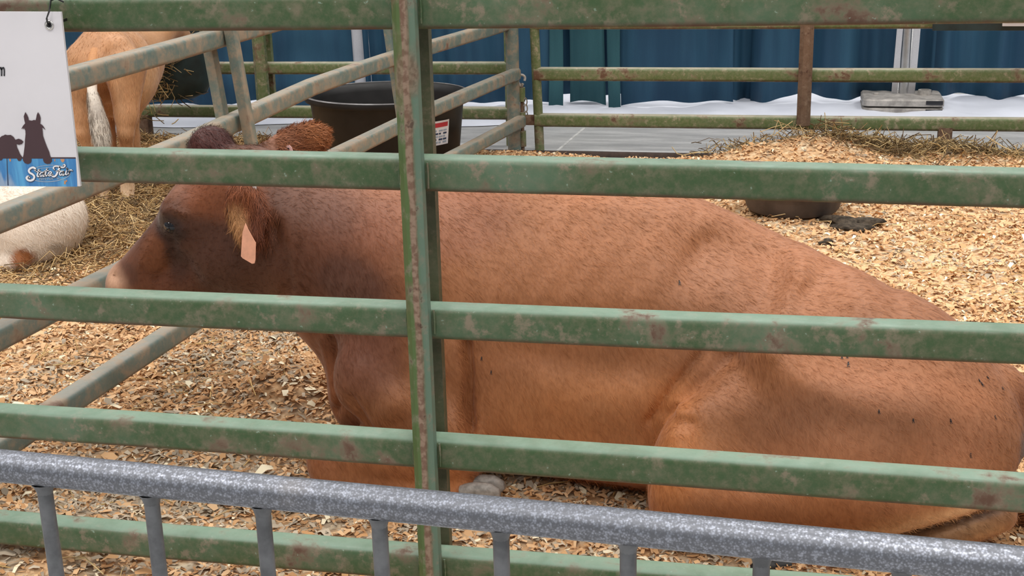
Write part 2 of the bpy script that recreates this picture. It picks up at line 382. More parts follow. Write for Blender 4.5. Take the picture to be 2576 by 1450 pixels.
P = strawspots([(*sp(2080, 385), .22, .10, 2600, .07), (*sp(2250, 395), .3, .10, 1500, .04), (*sp(2450, 395), .3, .10, 1600, .05)])
V, F, C = strands(P, RNG.uniform(.05, .17, len(P)), RNG.uniform(.0012, .0028, len(P)), .4, HAY)
me = npmesh('hay', V, F); vcol(me, C); tag(link('hay_heap', me, MT['straw']), 'brownish hay heaped along the far rails behind the feed pan', 'hay', None, 'stuff')
P = strawspots([(*sp(330, 500), .35, .55, 5200, .05), (*sp(300, 590), .4, .4, 3000, .03), (*sp(440, 345), .45, .25, 3600, .05), (*sp(620, 350), .14, .12, 1000, .06), (*sp(40, 640), .5, .5, 1500, .03)])
V, F, C = strands(P, RNG.uniform(.04, .12, len(P)), RNG.uniform(.0012, .0026, len(P)), .35, [srgb(205, 170, 115), srgb(170, 135, 90), srgb(135, 105, 70), srgb(220, 190, 140), srgb(110, 88, 60)])
me = npmesh('straw', V, F); vcol(me, C); tag(link('straw_litter', me, MT['straw']), 'trampled golden straw strewn around the standing calf', 'straw', None, 'stuff')
P = strawspots([(-.4, 3.6, 1.2, .9, 420, .012), (.6, 4.6, .6, .8, 260, .012), (-1.9, 2.9, .5, .5, 160, .015)])
V, F, C = strands(P, RNG.uniform(.04, .11, len(P)), RNG.uniform(.001, .002, len(P)), .15, [srgb(215, 180, 120), srgb(235, 205, 150)])
me = npmesh('stalk', V, F); vcol(me, C); tag(link('loose_stalks', me, MT['straw']), 'scattered dry stalks lying on the shavings around the cow', 'straw', None, 'stuff')

mb = MB(); mb.rbox((-.2, 6.52, .012), (5.6, .03, .024), .003); tag(mb.build('edging_strip', MT['edging']), 'thin dark steel edging strip where the bedding meets bare concrete', 'edging')

# dung
def lump(name, px, py, r, h, lab, seed):
    rg = np.random.default_rng(seed); c = atz(px, py, .05); bm = bmesh.new(); bmesh.ops.create_icosphere(bm, subdivisions=3, radius=1)
    ph = rg.uniform(0, 6, 9)
    for v in bm.verts:
        x, y, z = v.co; k = 1+.22*math.sin(4*x+ph[0]+2*y)+.2*math.sin(5*y+ph[1]+3*z)+.12*math.sin(9*x+ph[2])*math.sin(8*y+ph[3])+.08*math.sin(15*x+11*y+ph[4])
        v.co = Vector((c[0]+x*k*r, c[1]+y*k*r*.8, float(ground(c[0], c[1]))+h*.35+z*k*h))
    V = [tuple(v.co) for v in bm.verts]; bm.verts.index_update(); F = [[v.index for v in f.verts] for f in bm.faces]; bm.free()
    o = link(name, mesh(name, V, F), MT['dung'], None, True); return tag(o, lab, 'dung', 'dung on the shavings')
lump('dung_pat', 2135, 578, .105, .024, 'largest dark dung pat, on shavings just right of the feed pan', 1)
lump('dung_pat', 1925, 555, .035, .02, 'small dark dung pat under the left edge of the feed pan', 2)
lump('dung_pat', 2080, 630, .026, .014, 'smallest dark dung pat, nearest the cow back', 3)

# ------------------------------------------------------------------ steel panels
RZ = [.155, .387, .640, .900, 1.175, 1.45]
RP = rsq(.053, .058, .0115)
YF = 2.181
def stay_prof(w=.038, d=.034):   # formed channel with a raised middle facet
    return [(-w/2, -d/2), (w/2, -d/2), (w/2, d*.12), (w*.2, d/2), (-w*.2, d/2), (-w/2, d*.12)]
def weld(p, axis, r=.026):
    pass
near = empty('corral_panel', (-.35, YF, 0)); tag(near, 'green painted pipe corral panel in front of the brown cow, white sign tied on', 'fence panel')
for i, z in enumerate(RZ):
    bow = [(-1.93, 0), (-1.2, .004), (-.2, 0.002), (.6, -.002), (1.9, 0)]
    sl, oz = [(0, 0), (-.0045, -.004), (0, -.004), (0, -.004), (.0065, .001), (0, 0)][i]
    if i == 1: sl, oz = -.005, -.009
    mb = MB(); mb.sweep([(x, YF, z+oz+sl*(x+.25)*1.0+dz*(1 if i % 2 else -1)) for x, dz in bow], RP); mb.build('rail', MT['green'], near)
def vstay(X, Y, z0, z1, parent, mat, out=-1, w=.038, d=.034, lean=0):
    mb = MB(); pr = stay_prof(w, d); mb.sweep([(X, Y, z0), (X+lean, Y, z1)], [(x, y*1) for x, y in pr], up=(0, out, 0)); return mb.build('stay', mat, parent, angle=25)
XS = at(1048, 725, YF-.046)[0]
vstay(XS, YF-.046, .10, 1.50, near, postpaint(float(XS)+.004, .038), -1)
vstay(XS, YF+.046, .10, 1.50, near, MT['shaded_olive'], 1)
for X in (-1.93, 1.9):
    mb = MB(); mb.sweep([(X, YF, 0), (X, YF, 1.5)], circ(.026, 16), up=(1, 0, 0)); mb.build('end_post', MT['green'], near)
for z in RZ[:5]:
    for dx in (-.024, .024):
        mb = MB(); mb.sweep([(XS+dx, YF-.030, z-.022), (XS+dx*1.05, YF-.032, z), (XS+dx, YF-.030, z+.022)], circ(.002, 8), up=(1, 0, 0)); mb.build('weld', MT['green'], near)

# divider
def divx(Y, z):
    return float(np.interp(Y, [2.25, 2.75, 3.5, 4.6, 5.4, 6.6], [-1.835, -1.80, -1.735, -1.70, -1.605, -1.41]) + np.interp(z, [.155, .387, .64, .9, 1.2], [.07, .05, 0, -.02, -.03]))
div = empty('corral_panel', (-1.7, 4.4, 0)); tag(div, 'dusty blue-green pipe panel running back between the cow and the calves', 'fence panel')
for z in RZ:
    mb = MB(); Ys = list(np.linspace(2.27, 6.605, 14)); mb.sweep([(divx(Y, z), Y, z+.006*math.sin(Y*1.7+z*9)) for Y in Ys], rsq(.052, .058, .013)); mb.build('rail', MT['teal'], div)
for Yc in (3.93, 5.40):
    for sgn in (-1, 1):
        mb = MB(); mb.sweep([(divx(Yc, z)+sgn*.04, Yc, z) for z in (.1, .5, 1.0, 1.5)], rsq(.034, .044, .008, 2), up=(0, 1, 0)); mb.build('stay', MT['teal'], div)
mb = MB(); xq = float(at(1291, 230, 6.62)[0]); mb.sweep([(xq, 6.62, 0), (xq, 6.62, 1.5)], circ(.033, 18), up=(1, 0, 0)); mb.build('end_post', MT['teal'], div)
mb = MB(); mb.sweep([(divx(2.27, 0), 2.27, 0), (divx(2.27, 1.2), 2.27, 1.5)], circ(.03, 18), up=(1, 0, 0)); mb.build('end_post', MT['teal'], div)

# far fence
YR = 6.69
fr = empty('corral_panel', (.4, YR, 0)); tag(fr, 'olive green pipe panel behind the feed pan, in front of the blue drapes', 'fence panel')
xe = -1.275
for i, z in enumerate(RZ):
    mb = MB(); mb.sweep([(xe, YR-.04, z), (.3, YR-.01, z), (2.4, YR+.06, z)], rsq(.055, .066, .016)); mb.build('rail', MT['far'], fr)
mb = MB(); mb.sweep([(xe+.02, YR-.04, 0), (xe-.02, YR-.04, 1.5)], circ(.024, 16), up=(1, 0, 0)); mb.build('end_post', MT['far'], fr)
xs = at(2026, 180, YR-.05)[0]
vstay(xs, YR-.055, .15, 1.5, fr, MT['rust'], -1, .065, .05)
vstay(xs, YR+.055, .15, 1.5, fr, MT['far'], 1, .065, .05)
xf = at(2375, 360, YR)[0]
mb = MB(); mb.sweep([(xf, YR, 0), (xf, YR, .14)], rsq(.065, .055, .008, 2), up=(0, 1, 0)); mb.build('foot', MT['rust'], fr)
mb = MB(); mb.rbox((xf, YR, .012), (.16, .1, .02), .004); mb.build('foot', MT['rust'], fr)

fl = empty('corral_panel', (-3.2, 6.76, 0)); tag(fl, 'olive green pipe panel behind the black tub and the standing calf', 'fence panel')
for i, z in enumerate(RZ):
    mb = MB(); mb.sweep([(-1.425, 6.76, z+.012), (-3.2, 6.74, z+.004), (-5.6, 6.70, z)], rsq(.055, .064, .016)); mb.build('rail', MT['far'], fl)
xs = at(650, 100, 6.70)[0]
vstay(xs, 6.75-.055, .15, 1.5, fl, MT['far'], -1, .065, .05)
vstay(xs, 6.75+.055, .15, 1.5, fl, MT['far'], 1, .065, .05)
xf = at(362, 300, 6.72)[0]
mb = MB(); mb.sweep([(xf, 6.72, 0), (xf, 6.72, .14)], rsq(.075, .06, .008, 2), up=(0, 1, 0)); mb.build('foot', MT['rust'], fl)
mb = MB(); mb.sweep([(-1.425, 6.76, 0), (-1.425, 6.76, 1.5)], circ(.026, 16), up=(1, 0, 0)); mb.build('end_post', MT['far'], fl)

# hinge between the end posts
hp = at(1313, 260, 6.64); hg = empty('gate_hinge', (hp[0], 6.64, 0)); tag(hg, 'rusty hinge pin and sleeves joining the panel end posts at the far corner', 'hinge')
for zc, h in ((.285, .07), (.06, .08), (.17, .05)):
    mb = MB(); mb.sweep([(hp[0], 6.64, zc-h/2), (hp[0], 6.64, zc+h/2)], circ(.018, 12), up=(1, 0, 0)); mb.build('sleeve', MT['far'], hg)
mb = MB(); mb.sweep([(hp[0], 6.64, 0), (hp[0], 6.64, .34)], circ(.009, 10), up=(1, 0, 0)); mb.build('pin', MT['rust'], hg)
mb = MB()
mb.sweep([(hp[0]+.028*math.cos(a)*(.6+.4*math.sin(a)), 6.63+.004*math.sin(3*a), .355+.03*math.sin(a)) for a in np.linspace(0, 5.8, 20)], circ(.0065, 8), up=(0, 1, 0)); mb.build('hook', MT['base'], hg)
for k in range(3):
    mb = MB(); mb.sweep([(hp[0]+.02+.008*math.cos(a), 6.63+.004*k, .25-.035*k+.02*math.sin(a)) for a in np.linspace(0, 6.28, 14)], circ(.003, 6), up=(0, 1, 0), caps=False); mb.build('chain_link', MT['steel'], hg)
mb = MB(); mb.rbox(((xe+hp[0])/2, 6.645, .155), (abs(xe-hp[0])+.02, .03, .05), .004); mb.build('bracket', MT['rust'], hg)

# ------------------------------------------------------------------ crowd barrier in front
YB = lambda X: 1.0976-.0441*X
ZB = .823
bar = empty('crowd_barrier', (-.2, YB(-.2), 0)); tag(bar, 'galvanised grey crowd barrier in the foreground with round top tube', 'barrier')
bx0, bx1 = -1.35, .95
mb = MB(); mb.sweep([(bx0, YB(bx0), ZB+.002), (bx1, YB(bx1), ZB-.006)], circ(.0168, 32)); mb.build('top_tube', MT['galv'], bar)
mb = MB(); mb.sweep([(bx0, YB(bx0), .16), (bx1, YB(bx1), .16)], circ(.0168, 32)); mb.build('bottom_tube', MT['galv'], bar)
for k in range(-5, 14):
    X = -.7326+.12*k
    if X < bx0+.05 or X > bx1-.05: continue
    mb = MB(); mb.sweep([(X, YB(X), .16), (X, YB(X), ZB-.014)], circ(.0078, 14), up=(1, 0, 0)); p = mb.build('picket', MT['picket'], bar)
    mb = MB(); mb.lathe((X, YB(X), ZB-.022), [(.0078, -.004), (.0095, .002), (.0125, .008)], 14); mb.build('weld_collar', MT['picket'], p)
for X in (bx0, bx1):
    mb = MB(); mb.sweep([(X, YB(X), 0.02), (X, YB(X), ZB)], circ(.0168, 24), up=(1, 0, 0)); mb.build('end_tube', MT['galv'], bar)
    mb = MB(); mb.rbox((X, YB(X), .012), (.06, .5, .02), .005); mb.build('foot', MT['galv'], bar)

# ------------------------------------------------------------------ hanging sign
YS = 2.098
sg = empty('hanging_sign', tuple(at(60, 470, YS))); tag(sg, 'white sign with horse and sheep silhouettes above blue planks, hung on green rail', 'sign')
def c6(x, y): return (x*260/1450, 230+y*260/1450)
def plate(px, name, mat, lift, parent, thick=0):
    pts = [at(x, y, YS-lift) for x, y in px]; n = len(pts)
    if thick:
        V = pts+[p+np.array([0, thick, 0]) for p in pts]; F = [tuple(range(n)), tuple(range(n, 2*n))[::-1]]+[((i+1) % n, i, n+i, n+(i+1) % n) for i in range(n)]
    else: V = pts; F = [tuple(range(n))]
    return link(name, mesh(name, V, F), mat, parent)
board = plate([(-420, 28), (152.5, 30), (202, 469), (-400, 461)], 'board', MT['white'], 0, sg, .005)
plate([c6(*q) for q in [(-2200, 938), (1062, 940), (1085, 1338), (-2200, 1318)]], 'blue_planks', MT['plank'], .0004, board)
plate([c6(*q) for q in [(-2200, 922), (1060, 926), (1062, 944), (-2200, 940)]], 'dark_line', MT['ink'], .0007, board)
for xx in (90, -190, -470, -760):
    plate([c6(*q) for q in [(xx, 942), (xx+14, 942), (xx+32, 1322), (xx+14, 1322)]], 'plank_seam', MT['navy'], .0006, board)
for q in ([(845, 950), (905, 950), (902, 980), (880, 1000), (862, 985)], [(895, 1250), (915, 1260), (935, 1238), (945, 1262), (925, 1275), (922, 1305), (895, 1300), (900, 1275)], [(125, 948), (150, 945), (155, 975), (140, 992)], [(765, 950), (778, 955), (772, 990), (760, 975)]):
    plate([c6(*p) for p in q], 'paint_chip', MT['orangeink'], .0007, board)
HORSE = [(355, 290), (380, 330), (398, 370), (402, 405), (450, 412), (470, 402), (500, 405), (508, 370), (515, 330), (532, 292), (555, 325), (570, 375), (566, 430), (562, 455), (590, 470), (615, 500), (638, 545), (600, 510), (592, 510), (598, 560), (602, 620), (625, 690), (655, 770), (690, 850), (705, 910), (728, 950), (728, 985), (700, 1015), (660, 1020), (625, 1005), (605, 970), (602, 940), (440, 940), (442, 975), (430, 1005), (390, 1022), (345, 1005), (322, 970), (318, 935), (330, 890), (335, 850), (345, 770), (350, 680), (358, 600), (355, 550), (345, 530), (348, 515), (325, 535), (330, 515), (298, 528), (325, 480), (352, 450), (340, 400), (333, 350)]
SHEEP = [(-70, 680), (-40, 660), (0, 650), (20, 630), (55, 618), (70, 606), (100, 615), (150, 612), (190, 640), (215, 680), (260, 665), (300, 680), (330, 708), (305, 740), (265, 750), (230, 740), (240, 790), (260, 830), (280, 880), (310, 920), (300, 960), (285, 978), (255, 975), (235, 940), (40, 940), (25, 965), (0, 972), (-30, 940), (-60, 800)]
plate([c6(*p) for p in HORSE], 'horse_silhouette', MT['ink'], .0010, board)
plate([c6(*p) for p in SHEEP], 'sheep_silhouette', MT['ink'], .0010, board)
def ribbon(strokes, name, mat, lift, dx=0, dy=0, grow=0, scale=c6):
    V = []; F = []
    for pts, w in strokes:
        # smooth by Catmull-Rom
        P = [np.array(p, float) for p in pts]; Q = []
        if len(P) > 2:
            for i in range(len(P)-1):
                p0, p1, p2, p3 = P[max(i-1, 0)], P[i], P[i+1], P[min(i+2, len(P)-1)]
                for t in np.linspace(0, 1, 6, endpoint=False): Q.append(.5*((2*p1)+(-p0+p2)*t+(2*p0-5*p1+4*p2-p3)*t*t+(-p0+3*p1-3*p2+p3)*t**3))
            Q.append(P[-1])
        else: Q = P
        r = w/2+grow; n0 = len(V)
        for i, q in enumerate(Q):
            t = Q[min(i+1, len(Q)-1)]-Q[max(i-1, 0)]; t = t/(np.linalg.norm(t)+1e-9); nn = np.array([-t[1], t[0]])
            V += [q+nn*r, q-nn*r]
        for i in range(len(Q)-1): F.append((n0+2*i, n0+2*i+1, n0+2*i+3, n0+2*i+2))
        for q in (Q[0], Q[-1]):
            n1 = len(V); V += [q+r*np.array([math.cos(a), math.sin(a)]) for a in np.linspace(0, 2*math.pi, 12, endpoint=False)]; F.append(tuple(range(n1, n1+12)))
    W = [at(*scale(v[0]+dx, v[1]+dy), YS-lift) for v in V]
    return link(name, mesh(name, W, F), mat, board)
def sh(st, dx, dy): return [([(x+dx, y+dy) for x, y in p], w) for p, w in st]
La = [([(612, 1146), (592, 1134), (566, 1150), (558, 1176), (570, 1192), (590, 1182), (606, 1152)], 15), ([(614, 1136), (602, 1176), (608, 1192), (630, 1182)], 17)]
Lt = [([(546, 1094), (526, 1160), (522, 1184), (534, 1196), (554, 1184)], 18), ([(506, 1128), (572, 1120)], 11)]
SF = [([(492, 1106), (490, 1082), (462, 1068), (424, 1082), (404, 1112), (418, 1142), (456, 1164), (480, 1194), (470, 1232), (434, 1252), (392, 1244), (372, 1216), (390, 1194), (408, 1206)], 27)] + Lt + La + sh(Lt, 112, -10) + \
     [([(682, 1166), (706, 1158), (722, 1140), (708, 1126), (688, 1136), (676, 1164), (690, 1186), (728, 1170)], 14)] + \
     [([(762, 1096), (748, 1076), (764, 1054), (806, 1050), (850, 1064), (890, 1066), (912, 1046), (904, 1028), (886, 1036)], 17), ([(838, 1066), (812, 1118), (792, 1168), (764, 1194), (736, 1190), (736, 1172)], 24), ([(786, 1120), (846, 1112)], 12)] + \
     sh(La, 276, -16) + [([(934, 1110), (920, 1152), (926, 1168), (946, 1158)], 16), ([(938, 1082), (940, 1083)], 19), ([(972, 1104), (956, 1162)], 16), ([(962, 1136), (982, 1106), (1000, 1102), (1012, 1112)], 14)]
def arc(cx, cy, rx, ry, a0, a1, n=14, tilt=-.05): return [(cx+rx*math.cos(t), cy+ry*math.sin(t)+tilt*rx*math.cos(t)) for t in np.radians(np.linspace(a0, a1, n))]
ribbon([(arc(690, 1152, 300, 116, -150, -20), 7), (arc(690, 1152, 300, 116, 10, 150), 9), (arc(690, 1148, 262, 78, -140, -60), 5), (arc(690, 1148, 250, 72, 60, 130), 5)], 'logo_oval', MT['silverink'], .0008)
ribbon(SF, 'lettering_shadow', MT['navy'], .0010, 5, 6, 5)
ribbon(SF, 'lettering', MT['letter'], .0013)
G = {'R': [[(0, 10), (0, 0), (6, 0), (6, 5), (0, 5)], [(3, 5), (7, 10)]], 'A': [[(0, 10), (3.5, 0), (7, 10)], [(1.5, 7), (5.5, 7)]], 'L': [[(0, 0), (0, 10), (6, 10)]], 'E': [[(6, 0), (0, 0), (0, 10), (6, 10)], [(0, 5), (5, 5)]], 'I': [[(3, 0), (3, 10)]],
     'G': [[(7, 1), (2, 0), (0, 5), (2, 10), (7, 9), (7, 5), (4, 5)]], 'H': [[(0, 0), (0, 10)], [(7, 0), (7, 10)], [(0, 5), (7, 5)]], ',': [[(2, 9), (1, 12)]], 'N': [[(0, 10), (0, 0), (7, 10), (7, 0)]], 'C': [[(7, 1), (2, 0), (0, 5), (2, 10), (7, 9)]], ' ': []}
st = []
for i, ch in enumerate('RALEIGH, NC'):
    for s in G[ch]:
        for a, b in zip(s[:-1], s[1:]): st.append(([(552+i*28+a[0]*2.5, 1222-i*1.2+a[1]*2.6), (552+i*28+b[0]*2.5, 1222-i*1.2+b[1]*2.6)], 5))
ribbon(st, 'town_lettering', MT['silverink'], .0013)
ribbon([([(-2, 170), (-2, 190)], 3.4), ([(-2, 175), (2, 170), (4, 176), (4, 190)], 3.4), ([(4, 175), (8, 170), (10.5, 176), (10.5, 190)], 3.4)], 'text_letter', MT['black'], .0008, scale=lambda x, y: (x, y))
gc = at(123.5, 63.5, YS-.001)
def ring(c, R, r, name, mat, parent, n=28, m=10):
    V = []; F = []
    for i in range(n):
        a = 2*math.pi*i/n
        for j in range(m):
            b = 2*math.pi*j/m; V.append((c[0]+(R+r*math.cos(b))*math.cos(a), c[1]+r*.6*math.sin(b), c[2]+(R+r*math.cos(b))*math.sin(a)))
    for i in range(n):
        for j in range(m): F.append((i*m+j, ((i+1) % n)*m+j, ((i+1) % n)*m+(j+1) % m, i*m+(j+1) % m))
    return link(name, mesh(name, V, F), mat, parent, True)
ring(gc, .0062, .0022, 'grommet', MT['steel'], sg)
gh = link('grommet_hole', mesh('gh', [(gc[0]+.0055*math.cos(a), gc[1]+.0004, gc[2]+.0055*math.sin(a)) for a in np.linspace(0, 6.283, 20, endpoint=False)], [tuple(range(20))]), MT['black'], sg)
zt = RZ[4]
mb = MB(); q = gc
mb.sweep([(q[0], q[1]+.006, q[2]-.002), (q[0], q[1]-.003, q[2]+.001), (q[0]+.0006, q[1]-.006, q[2]+.012), at(124, 28, YS-.012), at(128, 0, YS-.006), (q[0]+.004, YF-.027, zt+.028), (q[0]+.004, YF, zt+.031), (q[0]+.003, YF+.030, zt+.02), (q[0]+.002, YF+.030, zt-.03), (q[0]+.001, YF-.02, q[2]+.004), (q[0], q[1]+.006, q[2]-.002)], rsq(.0045, .0016, .0004, 1), up=(1, 0, 0))
tie = mb.build('cable_tie', MT['tie']); tag(tie, 'black cable tie through the metal grommet of the white sign', 'cable tie')
mb = MB(); hd = at(146, -2, YS-.004); mb.sweep([at(132, -12, YS-.006), at(146, -2, YS-.004), at(160, 5, YS-.004)], rsq(.003, .0014, .0003, 1), up=(0, 1, 0)); mb.build('tie_tail', MT['tie'], tie)

# ------------------------------------------------------------------ drapes, poles, bases
yd = lambda X: 7.97+.09*X
def mkdrape(x0, x1, mat, lab, dy=0., amp=.05, per=.32, seed=0, hem=.035, ztop=2.4, cat='drape', grp='pipe and drape curtains behind the pens', name='drape'):
    rg = np.random.default_rng(seed); n = max(8, int((x1-x0)/.018)); xs_ = np.linspace(x0, x1, n); ph = rg.uniform(0, 6, 4); amp = amp*1.5 if amp > .02 else amp
    y = np.array([yd(x) for x in xs_])+dy+amp*np.sin(2*math.pi*xs_/per+ph[0]+1.2*np.sin(xs_*3+ph[1]))+amp*.4*np.sin(2*math.pi*xs_/(per*.43)+ph[2])
    zs = np.linspace(0, 1, 14); V = []; F = []
    for sgn in (0, 1):
        for i, x in enumerate(xs_):
            for t in zs:
                hz = hem+.018*math.sin(x*5+ph[3])+.012*math.sin(x*13+ph[1]); z = hz+(ztop-hz)*t; k = 1-.25*t
                V.append((x+.012*math.sin(6*t+x*9)*(1-t), yd(x)+dy+(y[i]-yd(x)-dy)*k+.006*sgn+.012*math.sin(t*8+x*5)*(1-t), z))
    m = len(zs); N = n*m
    for i in range(n-1):
        for j in range(m-1):
            a = i*m+j; F.append((a, a+m, a+m+1, a+1)); F.append((N+a, N+a+1, N+a+m+1, N+a+m))
    for i in range(n-1): a = i*m; F.append((a, N+a, N+a+m, a+m)); a += m-1; F.append((a, a+m, N+a+m, N+a))
    for j in range(m-1): F.append((j, j+1, N+j+1, N+j)); a = (n-1)*m+j; F.append((a, N+a, N+a+1, a+1))
    o = link(name, mesh(name, V, F), mat, None, True); return tag(o, lab, cat, grp)
dX = lambda px, dy=0: float(at(px, 160, 7.97+dy)[0] if False else (lambda p: p[0])(at(px, 160, yd(at(px, 160, 7.97)[0]))))
mkdrape(-6.2, dX(890), MT['drape'], 'blue drape behind the calf and tub, left of the white strip', 0, .04, .5, 1, .02)
mkdrape(dX(880), dX(925), MT['drapew'], 'narrow white drape strip showing between two blue drapes above the tub', .04, .004, .3, 2, .03)
mkdrape(dX(913), dX(1405), MT['drape'], 'blue drape right of the white strip, behind the far corner posts', 0, .035, .42, 3, .03)
mkdrape(dX(1385), dX(1417), MT['drape2'], 'narrow teal drape edge just right of the far corner posts', -.07, .006, .2, 4, .02)
mkdrape(dX(1432), dX(1525), MT['drape2'], 'teal drape fold between two narrow teal drape edges', -.03, .018, .26, 5, .02)
mkdrape(dX(1405), dX(1560), MT['drape'], 'dark blue drape recessed behind the teal folds', .12, .03, .3, 6, .06)
mkdrape(dX(1534), dX(1568), MT['drape2'], 'narrow teal drape edge bordering the wide blue drape', -.08, .006, .2, 7, .0)
mkdrape(dX(1566), dX(1848), MT['drape'], 'wide smooth blue drape in the middle behind the far rails', -.03, .03, .55, 8, .03)
mkdrape(dX(1835), dX(1905), MT['drape'], 'dark narrow blue drape fold left of the rusty upright', .10, .03, .16, 9, .04)
mkdrape(dX(1894), dX(2256), MT['drape'], 'blue drape with soft folds left of the silver pole', -.01, .04, .36, 10, .05)
mkdrape(dX(2250), dX(2264), MT['drapew'], 'white drape edge on the left of the silver pole', -.06, .004, .2, 11, .05)
mkdrape(dX(2288), dX(2304), MT['drapew'], 'white drape edge on the right of the silver pole', -.06, .004, .2, 12, .05)
mkdrape(dX(2292), dX(2345), MT['drape'], 'narrow blue drape immediately right of the silver pole', .0, .025, .3, 13, .05)
mkdrape(dX(2318), 3.6, MT['drape'], 'blue drape at the right edge behind the dark board', .14, .04, .38, 14, .05)
pX = dX(2275)
up = empty('drape_upright', (pX, yd(pX)-.05, 0)); tag(up, 'silver upright pole between white drape edges', 'pole')
mb = MB(); mb.sweep([(pX, yd(pX)-.05, .0), (pX, yd(pX)-.05, 2.45)], circ(.027, 20), up=(1, 0, 0)); mb.build('pole', MT['pole'], up)
mb = MB(); mb.rbox((pX, yd(pX)+.1, .006), (.4, .3, .012), .003); mb.build('base_plate', MT['base'], up)
mb = MB(); mb.sweep([(-6.2, yd(-6.2)+.0, 2.42), (3.6, yd(3.6), 2.42)], circ(.02, 14)); tag(mb.build('drape_rod', MT['pole']), 'long silver rod carrying the blue drapes', 'rod')
bc = (atz(2180, 290, 0)+atz(2362, 292, 0))/2
def baseplate(z, lab, top):
    e = empty('weighted_stand', (bc[0], bc[1]+.16, z)); tag(e, lab, 'base plate', 'stacked drape bases')
    mb = MB(); mb.sweep([(bc[0], bc[1]+.16, z), (bc[0], bc[1]+.16, z+.03), (bc[0], bc[1]+.16, z+.038)], rsq(.44, .34, .04, 5), up=(0, 1, 0), scales=[1, 1, .965]); mb.build('plate', MT['base'], e, angle=30)
    mb = MB(); mb.rbox((bc[0]+.165, bc[1]-.008, z+.022), (.09, .012, .022), .002); mb.build('hand_slot', MT['black'], e)
    if top:
        mb = MB(); mb.lathe((bc[0]+.125, bc[1]+.17, z+.036), [(.040, 0), (.036, .03), (.024, .03), (.024, .002)], 24); mb.build('socket', MT['base'], e)
        mb = MB(); mb.rbox((bc[0]-.14, bc[1]+.16, z+.042), (.028, .02, .014), .004); mb.build('stud', MT['base'], e)
    return e
baseplate(.004, 'lower worn steel drape base lying on concrete under its twin', False)
baseplate(.052, 'upper worn steel drape base with a round socket, beyond the far rails', True)
# crumpled white sheet under the drapes
xx = np.arange(-6, 3.4, .04); tt = np.linspace(0, 1, 16); XX, TT = np.meshgrid(xx, tt, indexing='ij')
fy = 7.42+.09*XX+.05*np.sin(XX*4.2)+.06*vnoise(XX, XX*0+3, 2.3)
YY = fy+TT*(.9); ZZ = .004+.03*vnoise(XX, YY, 5.)*np.clip(TT*4, 0, 1)+.012*vnoise(XX+4, YY, 14.)*np.clip(TT*5, 0, 1)
V = np.stack([XX, YY, ZZ], -1).reshape(-1, 3); idx = np.arange(len(V)).reshape(XX.shape)
me = npmesh('sheet', V, np.stack([idx[:-1, :-1], idx[1:, :-1], idx[1:, 1:], idx[:-1, 1:]], -1).reshape(-1, 4))
tag(link('floor_sheet', me, MT['sheet'], None, True), 'crumpled white sheet on the floor under the blue drapes', 'sheet')
# dark board and small placard high on the far rails
pb = at(2345, 77, 6.60); pe = (2.4, 6.6)
mb = MB(); mb.rbox(((pb[0]+1.9)/2, 6.60, pb[2]+.16), (1.9-pb[0], .012, .32), .003); tag(mb.build('dark_board', MT['darkbag']), 'dark green board hung on the far rails in the top right corner', 'board')
p0 = at(2521, 66, 6.56); pl = empty('placard', tuple(p0)); tag(pl, 'white framed placard in front of the dark board, top right corner', 'placard')
mb = MB(); mb.rbox((p0[0]+.16, 6.56, p0[2]+.12), (.32, .008, .24), .002); mb.build('frame', MT['white'], pl)
mb = MB(); mb.rbox((p0[0]+.16, 6.554, p0[2]+.125), (.30, .006, .215), .002); mb.build('panel', MT['far'], pl)

# ------------------------------------------------------------------ tub, feed pan
tc = np.array([at(972, 232, 6.05)[0]-.0, 6.05])
zr = float(at(972, 232, 6.05)[2])
tb = empty('stock_tub', (tc[0], tc[1], 0)); tag(tb, 'large black plastic tub with a warning sticker behind the dusty panel', 'tub')
R = .385
mb = MB(); mb.lathe((tc[0], tc[1], 0), [(.0, .0), (.30, .0), (.325, .02), (.362, zr-.035), (.366, zr-.03), (R, zr-.028), (R+.004, zr-.016), (R, zr-.002), (R-.012, zr), (R-.026, zr-.006), (.345, zr-.04), (.30, .03), (.0, .03)], 64, 1, .86); mb.build('body', MT['rubberblack'], tb, angle=50)
mb = MB(); mb.lathe((tc[0], tc[1], zr-.003), [(R-.010, 0), (R-.004, .005), (R+.002, .0)], 64, 1, .86); mb.build('rim', simple('rim_plastic', (.16, .15, .15), .32), tb)
# sticker curved on the wall
def tubp(a, z, lift): rr = (.325+(.362-.325)*(z-.02)/(zr-.055))+lift; return (tc[0]+rr*math.cos(a), tc[1]+.86*rr*math.sin(a), z)
def sticker(a0, a1, z0, z1, name, mat, lift, parent):
    n = 8; V = []; F = []
    for i in range(n+1):
        a = a0+(a1-a0)*i/n; V += [tubp(a, z0, lift), tubp(a, z1, lift)]
    for i in range(n): F.append((2*i, 2*i+2, 2*i+3, 2*i+1))
    return link(name, mesh(name, V, F), mat, parent)
zt0 = .175; zt1 = .288; A0, A1 = math.radians(-50), math.radians(-23)
lab = sticker(A0, A1, zt0, zt1, 'sticker', MT['letter'], .002, tb)
dzs = zt1-zt0
sticker(A0+.03, A1-.03, zt1-dzs*.26, zt1-dzs*.08, 'sticker_red_band', MT['redink'], .0032, lab)
for k in range(5):
    z0 = zt0+dzs*(.08+.12*k); m_ = [MT['silverink'], MT['navy'], MT['silverink'], MT['navy'], MT['silverink']][k]
    for j in range(5):
        a = A0+.035+(A1-A0-.07)*j/5; sticker(a, a+(A1-A0-.07)/5*(.85 if (j+k) % 3 else .5), z0, z0+dzs*.07, 'sticker_text', m_, .0032, lab)
pc = atz(1992, 566, .06); pan = empty('feed_pan', (pc[0], pc[1]+.16, .04)); tag(pan, 'round dark rubber feed pan sitting in the shavings', 'feed pan')
